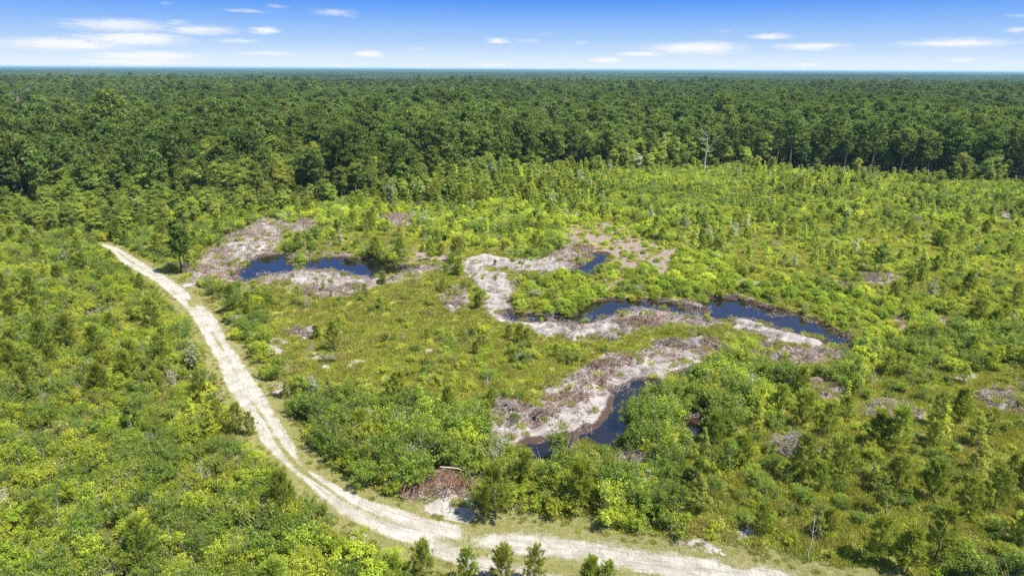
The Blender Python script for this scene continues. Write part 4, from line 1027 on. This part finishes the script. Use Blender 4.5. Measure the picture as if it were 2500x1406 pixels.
pile(742, 548, 2.6, 1.8, 1.8, 120, 'pale grey heap of brush at the far end of the dirt clearing', BR, 23)
pile(600, 578, 4.5, 2.2, 1.3, 160, 'pale root heap on the left rim of the dirt clearing', BR, 24)
pile(545, 622, 4.0, 2.6, 1.7, 200, 'grey-brown spoil heap above the left pond', BR, 25)
pile(1110, 742, 2.6, 1.6, 1.0, 140, 'grey root heap left of the sandy plateau', BR, 26)
pile(1430, 612, 3.4, 2.0, 1.2, 150, 'reddish spoil heap behind the small blue pool', RD, 27)
pile(2060, 703, 2.6, 1.2, 1.0, 90, 'dark stump pile with pale sand in front, on the field edge', BR, 28)
pile(2140, 684, 3.0, 1.2, 1.0, 90, 'dark uprooted stump on pale sand below the lone dark tree', BR, 29)
pile(700, 655, 1.5, .8, .5, 60, 'small brown spit of roots in the left pond', RD, 30)
pile(1870, 845, 3.0, 1.3, .9, 120, 'low brown root drift on the white bank right of the thicket', BR, 31)
pile(1560, 1120, 1.8, 1.4, .7, 110, 'small grey stick heap in the mud below the dark channel', BR, 32)

# logs
def log(pa, pb, r, label, seed, mat='deadwood', lift=.12):
    rg = np.random.default_rng(seed); a = np.array([*gp(*pa), 0]); b = np.array([*gp(*pb), 0])
    for p in (a, b): p[2] = float(ground_h(p[0], p[1])[0])
    c = (a+b)/2; mb = MB(); mb.tube(bend(a-c, b-c, 5, .1, .04, rg)+np.array([0, 0, lift]), [r*.6, r, r, r*.9, r*.5], 0, 7)
    for j in range(2):
        p = (b-a)*(.2+.3*j)-(b-a)/2; mb.tube(bend(p+np.array([0, 0, lift]), p+np.array([rg.normal()*.4, rg.normal()*.4, .5]), 3), [r*.4, r*.3, r*.12], 0, 5)
    o = link('log', mb.mesh('log', [mat])); o.location = c; tag(o, label, 'log')
log((2390, 678), (2418, 668), .16, 'short broken log with a raised fork in the right field', 1)
log((2035, 692), (2062, 688), .13, 'thin bleached log left of the stump pile on the field edge', 2)
log((2075, 697), (2108, 699), .13, 'thin bleached log right of the stump pile on the field edge', 3)
log((1025, 655), (1040, 648), .14, 'pale log at the right tip of the left pond', 4)
log((1945, 776), (1985, 770), .12, 'bleached log at the water edge, end of the stick drift', 5)
log((1085, 985), (1150, 1000), .08, 'pale fallen stem in the lower meadow grass', 6)
log((1200, 1028), (1225, 1048), .10, 'short dark log at the left tip of lower sand bank', 7, 'brownwood')
log((630, 970), (668, 963), .05, 'thin pole lying across the sand road', 8)
log((1020, 1150), (1026, 1215), .07, 'reddish broken trunk propped on rusty branch heap', 9, 'redbrush', .5)
log((1075, 1180), (1130, 1172), .06, 'pale branch lying across the rusty branch heap', 10, 'deadwood', .9)
log((712, 598), (722, 606), .15, 'short pale stump log at the far edge of left pond', 11)

# ------------------------------------------------------------------ countable ones as objects, the rest as one object of each kind
LABELS = {
 'pine': ('pine_tree', 'pine tree', 'dark green pine with tufted crown in the forest behind the scrub', 'pines along the forest front'),
 'tree': ('broadleaf_tree', 'tree', 'rounded leafy tree in the wood and young growth behind the scrub', 'broadleaf trees of the forest front'),
}
LM = [(800,650,'left pond'),(1430,650,'small blue pool'),(1480,760,'winding ditch'),(1880,768,'bleached stick drift'),(1550,990,'dark channel'),(1400,1040,'lower sand bank'),
 (1480,892,'dark root clump'),(1190,690,'sandy plateau'),(675,845,'white sand patch'),(1110,1250,'sandy pull-off'),(1080,1190,'rusty branch heap'),(1932,1098,'grey dead brush heap'),(2145,668,'lone dark tree'),
 (1718,380,'tall bleached dead tree'),(450,665,'tall pine pair'),(265,600,'far road end'),(470,700,'side track mouth'),(500,850,'straight road stretch'),(640,1080,'upper road bend'),
 (850,1230,'lower road bend'),(1500,1340,'wide foreground road'),(1226,1400,'bottom pine row'),(2470,1390,'bottom right corner'),(30,1390,'bottom left corner'),(0,900,'left edge'),(0,620,'upper left scrub edge'),
 (2490,900,'right edge'),(2440,520,'right-edge sandy spot'),(1240,1000,'tangled grey brush heap'),(2138,1080,'clear-trunked young pine'),(1000,860,'bare meadow'),(1690,1045,'dark mud puddle'),(2050,700,'dark stump pile'),(1500,590,'bush-dotted mud flat'),
 (650,560,'far dirt clearing'),(965,538,'weathered stump mound'),(631,450,'lone long-trunked pine'),(0,420,'left forest front'),(300,1100,'middle left scrub'),(250,750,'upper left scrub'),(350,1300,'lower left scrub'),
 (1300,430,'middle forest front'),(2490,420,'far right forest front'),(2000,420,'right-hand forest front'),(2300,1230,'bright conical young pine'),(1900,900,'sand bank thicket'),(1420,1200,'foreground thicket'),(850,1100,'road bend thicket')]
DIRS = ['right of', 'upper right of', 'above', 'upper left of', 'left of', 'lower left of', 'below', 'lower right of']
COLR = {'shrub': ['bright green','ragged green','upright green','loose open green','dark green rounded','dark green ragged','cream-flowered','grey-green','twiggy green','small-leaved green','thin-leaved stemmy','dark green upright'],
 'bush': ['domed','broad domed','upright domed','pale domed'], 'ypine': ['open','slender','bushy','full','short'], 'pine': ['straight','lofty','wide-crowned','narrow-crowned','low-branched'],
 'tree': ['round-crowned','spreading','narrow','dark spreading','pale green','slim full','grey-green'], 'sapling': ['slim','wide','broad','dark','greyish','narrow bright','bushy bright','tall loose','bushy dark'], 'dead': ['bare','spreading bare','upright bare'], 'snagtree': ['leaning','short','tall']}
KN = {'shrub': 'shrub', 'bush': 'bush', 'ypine': 'young pine', 'sapling': 'sapling', 'dead': 'grey dead shrub', 'pine': 'dark pine', 'tree': 'leafy tree', 'snagtree': 'grey dead tree'}
ORD = ['nearest', 'second nearest', 'third nearest', 'fourth nearest', 'fifth nearest', 'sixth nearest', 'seventh nearest', 'eighth nearest', 'ninth nearest', 'tenth nearest']
def make_labels(kind, R, qx, qy):
    """look, then where it stands from the closest landmark, then its rank among those alike"""
    L = np.array([(a, b) for a, b, _ in LM], float); out = [None]*len(R); bins = {}
    lo, hi = np.percentile(R[:, 6], [33, 67])
    for i in range(len(R)):
        d = np.hypot(L[:, 0]-qx[i], L[:, 1]-qy[i]); j = int(d.argmin()); a = math.atan2(-(qy[i]-L[j, 1]), qx[i]-L[j, 0])
        dr = DIRS[int(round(a/(math.pi/4))) % 8]; size = 'low' if R[i, 6] < lo else ('tall' if R[i, 6] > hi else 'middling')
        if kind in ('pine', 'tree', 'snagtree'): size = {'low': 'lower', 'tall': 'taller', 'middling': 'middling'}[size]
        base = '%s %s %s %s the %s' % (size, COLR[kind][int(R[i, 7])], KN[kind], dr, LM[j][2])
        bins.setdefault(base, []).append((d[j], i))
    for base, l in bins.items():
        l.sort()
        for r_, (_, i) in enumerate(l): out[i] = base if len(l) == 1 else base+', '+(ORD[r_] if r_ < 9 else 'farther out')
    return out
NAMES = {'shrub': ('shrub', 'shrub', 'shrub_thicket', 'dense low scrub of mixed green shrubs covering the land'), 'bush': ('bush', 'bush', 'bush_cover', 'low green bushes covering the mud flat'),
 'ypine': ('young_pine', 'pine tree', 'young_pine_growth', 'countless young pines scattered through the scrub'), 'sapling': ('sapling', 'tree', 'sapling_growth', 'dense light green young growth before the forest'),
 'snagtree': ('dead_tree', 'dead tree', 'dead_trees', 'grey dead tops standing in the forest'), 'dead': ('dead_shrub', 'dead shrub', 'dead_brushwood', 'scattered bare grey stems in the scrub'), 'pine': ('pine_tree', 'pine tree', 'pine_forest', 'dark pine forest reaching to the horizon'),
 'tree': ('broadleaf_tree', 'tree', 'broadleaf_forest', 'leafy crowns of the mixed forest'), 'grass': ('grass_tuft', 'grass', 'grass', 'yellow-green meadow grass'),
 'litter': ('twigs', 'twigs', 'twig_litter', 'broken twigs and roots strewn over spoil banks')}

def gn_group(name, coll):
    ng = bpy.data.node_groups.new(name, 'GeometryNodeTree')
    ng.interface.new_socket('Geometry', in_out='INPUT', socket_type='NodeSocketGeometry'); ng.interface.new_socket('Geometry', in_out='OUTPUT', socket_type='NodeSocketGeometry')
    N = ng.nodes.new; L = ng.links.new
    gi = N('NodeGroupInput'); go = N('NodeGroupOutput'); ci = N('GeometryNodeCollectionInfo'); ci.inputs['Collection'].default_value = coll
    ci.inputs['Separate Children'].default_value = True; ci.inputs['Reset Children'].default_value = True
    ip = N('GeometryNodeInstanceOnPoints'); ip.inputs['Pick Instance'].default_value = True
    L(gi.outputs[0], ip.inputs['Points']); L(ci.outputs[0], ip.inputs['Instance'])
    for nm, ty, inp in (('pid', 'INT', 'Instance Index'), ('rot', 'FLOAT_VECTOR', 'Rotation'), ('scl', 'FLOAT_VECTOR', 'Scale')):
        a = N('GeometryNodeInputNamedAttribute'); a.data_type = ty; a.inputs['Name'].default_value = nm; L(a.outputs['Attribute'], ip.inputs[inp])
    L(ip.outputs[0], go.inputs[0]); return ng
def mass(name, label, cat, meshes, R, sxyz=None):
    """one object of countless plants"""
    coll = bpy.data.collections.new(name+'_kinds')
    for i, m_ in enumerate(meshes): coll.objects.link(bpy.data.objects.new('%s_kind_%02d' % (name, i), m_))
    me = bpy.data.meshes.new(name); n = len(R); me.vertices.add(n); me.vertices.foreach_set('co', R[:, :3].astype(np.float32).ravel())
    a = me.attributes.new('rot', 'FLOAT_VECTOR', 'POINT'); a.data.foreach_set('vector', R[:, 3:6].astype(np.float32).ravel())
    S = np.repeat(R[:, 6:7], 3, 1) if sxyz is None else sxyz
    a = me.attributes.new('scl', 'FLOAT_VECTOR', 'POINT'); a.data.foreach_set('vector', S.astype(np.float32).ravel())
    a = me.attributes.new('pid', 'INT', 'POINT'); a.data.foreach_set('value', R[:, 7].astype(np.int32))
    o = link(name, me); md = o.modifiers.new('spread', 'NODES'); md.node_group = gn_group(name, coll)
    tag(o, label, cat, kind='stuff'); return o

GROUPS = {'shrub': 'shrubs of the scrub', 'bush': 'bushes on and round the mud flat', 'ypine': 'young pines in the scrub', 'sapling': 'saplings in the scrub and young growth', 'dead': 'bare dead shrubs in the scrub',
 'pine': 'pines of the forest front', 'tree': 'leafy trees of the forest front', 'snagtree': 'grey dead trees in the forest'}
SG = np.array(SINGLES)
for kind in ('shrub', 'bush', 'ypine', 'sapling', 'dead', 'snagtree', 'pine', 'tree', 'grass', 'litter'):
    R = SC[kind]
    if kind not in ('grass', 'litter'):
        d2 = ((R[:, None, :2]-SG[None, :, :2])**2).sum(-1); lim = (SG[:, 2]*(.75 if kind == 'shrub' else 1.0))**2
        R = R[(d2 > lim[None]).all(1)]
    nm, cat, massname, masslabel = NAMES[kind]
    if kind in ('grass', 'litter'):
        mass(massname, masslabel, cat, [m_[0] for m_ in P[kind]], R); continue
    hts = np.array([max(v.co.z for v in m_[0].vertices) for m_ in P[kind]])
    H = hts[R[:, 7].astype(int)]*R[:, 6]
    tx, ty, td = to_px(R[:, 0], R[:, 1], H*.6)
    vis = (tx > 10) & (tx < W_-10) & (ty > 10) & (ty < H_-10)
    score = np.where(vis, H/R[:, 10]+(0 if kind not in ('pine', 'tree') else 0), -1)
    # trees of the front rows show; those in their shade hardly do
    order = np.argsort(-score)[:300]; order = order[score[order] > 0]
    sel = np.zeros(len(R), bool); sel[order] = True
    protos = {}
    RS = R[sel]; labs = make_labels(kind, RS, tx[sel], ty[sel]) if len(RS) else []
    for r, lb in zip(RS, labs):
        pid = int(r[7]); o = bpy.data.objects.new(nm, None); COL.objects.link(o)
        o.location = r[:3]; o.rotation_euler = r[3:6]; o.scale = (r[6],)*3
        tag(o, lb, cat, GROUPS[kind])
        ms = P[kind][pid]
        for m_ in ms:
            key = (pid, m_.name)
            if key not in protos:
                c = link(m_.name.split('.')[0], m_, o); protos[key] = c
            else:
                c = protos[key].copy(); COL.objects.link(c); c.parent = o
    if (~sel).any(): mass(massname, masslabel, cat, [join_mesh('%s_%d' % (massname, i), m_) for i, m_ in enumerate(P[kind])], R[~sel])
    print(kind, len(R), sel.sum())
print('grass', len(SC['grass']), 'litter', len(SC['litter']))

# ------------------------------------------------------------------ the far forest
def p_patch(seed, size=60, n=150):
    rng = np.random.default_rng(seed); mb = MB()
    for i in range(n):
        c = np.array([(rng.random()-.5)*size, (rng.random()-.5)*size, 0]); h = 9+5*rng.random(); r = 2.2+1.4*rng.random()
        m = 34; u = unit(m, rng); u[:, 2] = np.abs(u[:, 2])
        C = c+u*np.array([r, r, h*.45])+np.array([0, 0, h*.55]); mt = 0 if rng.random() < .6 else 1
        k0 = len(mb.a); mb.leaves(C, rng.normal(size=(m, 3)), u+rng.normal(size=(m, 3))*.4+np.array([0, 0, .3]), 1.5, 1.2, mt, rng)
        mb.a[-1] = np.clip(rng.random()*.7+mb.a[-1]*.3, 0, 1)
    return mb.mesh('forest_patch', ['farpine', 'farbroad'])
patches = [p_patch(901), p_patch(902), p_patch(903)]
rows = []; scl = []
for (s_, y0, y1) in ((60, 1130, 4200), (240, 4200, 21000)):
    x, y = jgrid(s_, -y1*1.0, y1*1.0, y0, y1, rng, .1)
    k = (np.abs(x) < y*.86+120); x, y = x[k], y[k]; n = len(x)
    hv = .50+1.0*fbm(x*.35, y, 420 if s_ < 100 else 1400, 3, 90)
    rows.append(np.stack([x, y, np.zeros(n), np.zeros(n), np.zeros(n), rng.integers(0, 4, n)*math.pi/2, np.ones(n), rng.integers(0, 3, n).astype(float)], 1))
    k_ = s_/60; scl.append(np.stack([np.full(n, k_*1.02), np.full(n, k_*1.02), hv], 1))
mass('distant_forest', 'far flat forest fading to blue at the horizon', 'forest', patches, np.concatenate(rows), np.concatenate(scl))

# ------------------------------------------------------------------ air
bm = bmesh.new(); bmesh.ops.create_cube(bm, size=1.0)
hm = bpy.data.meshes.new('haze'); bm.to_mesh(hm); bm.free()
hzo = link('haze', hm); hzo.scale = (64000, 64000, 42); hzo.location = (0, 0, 21-2.6)
m, t = newmat('air')
vol = t.n('ShaderNodeVolumePrincipled', {'Color': (.36, .66, 1.0, 1), 'Density': 0.00007, 'Anisotropy': 0.0})
t.link(vol.outputs[0], t.n('ShaderNodeOutputMaterial').inputs['Volume'])
hm.materials.append(m)
tag(hzo, 'thin blue haze over the far forest', 'haze', kind='stuff')
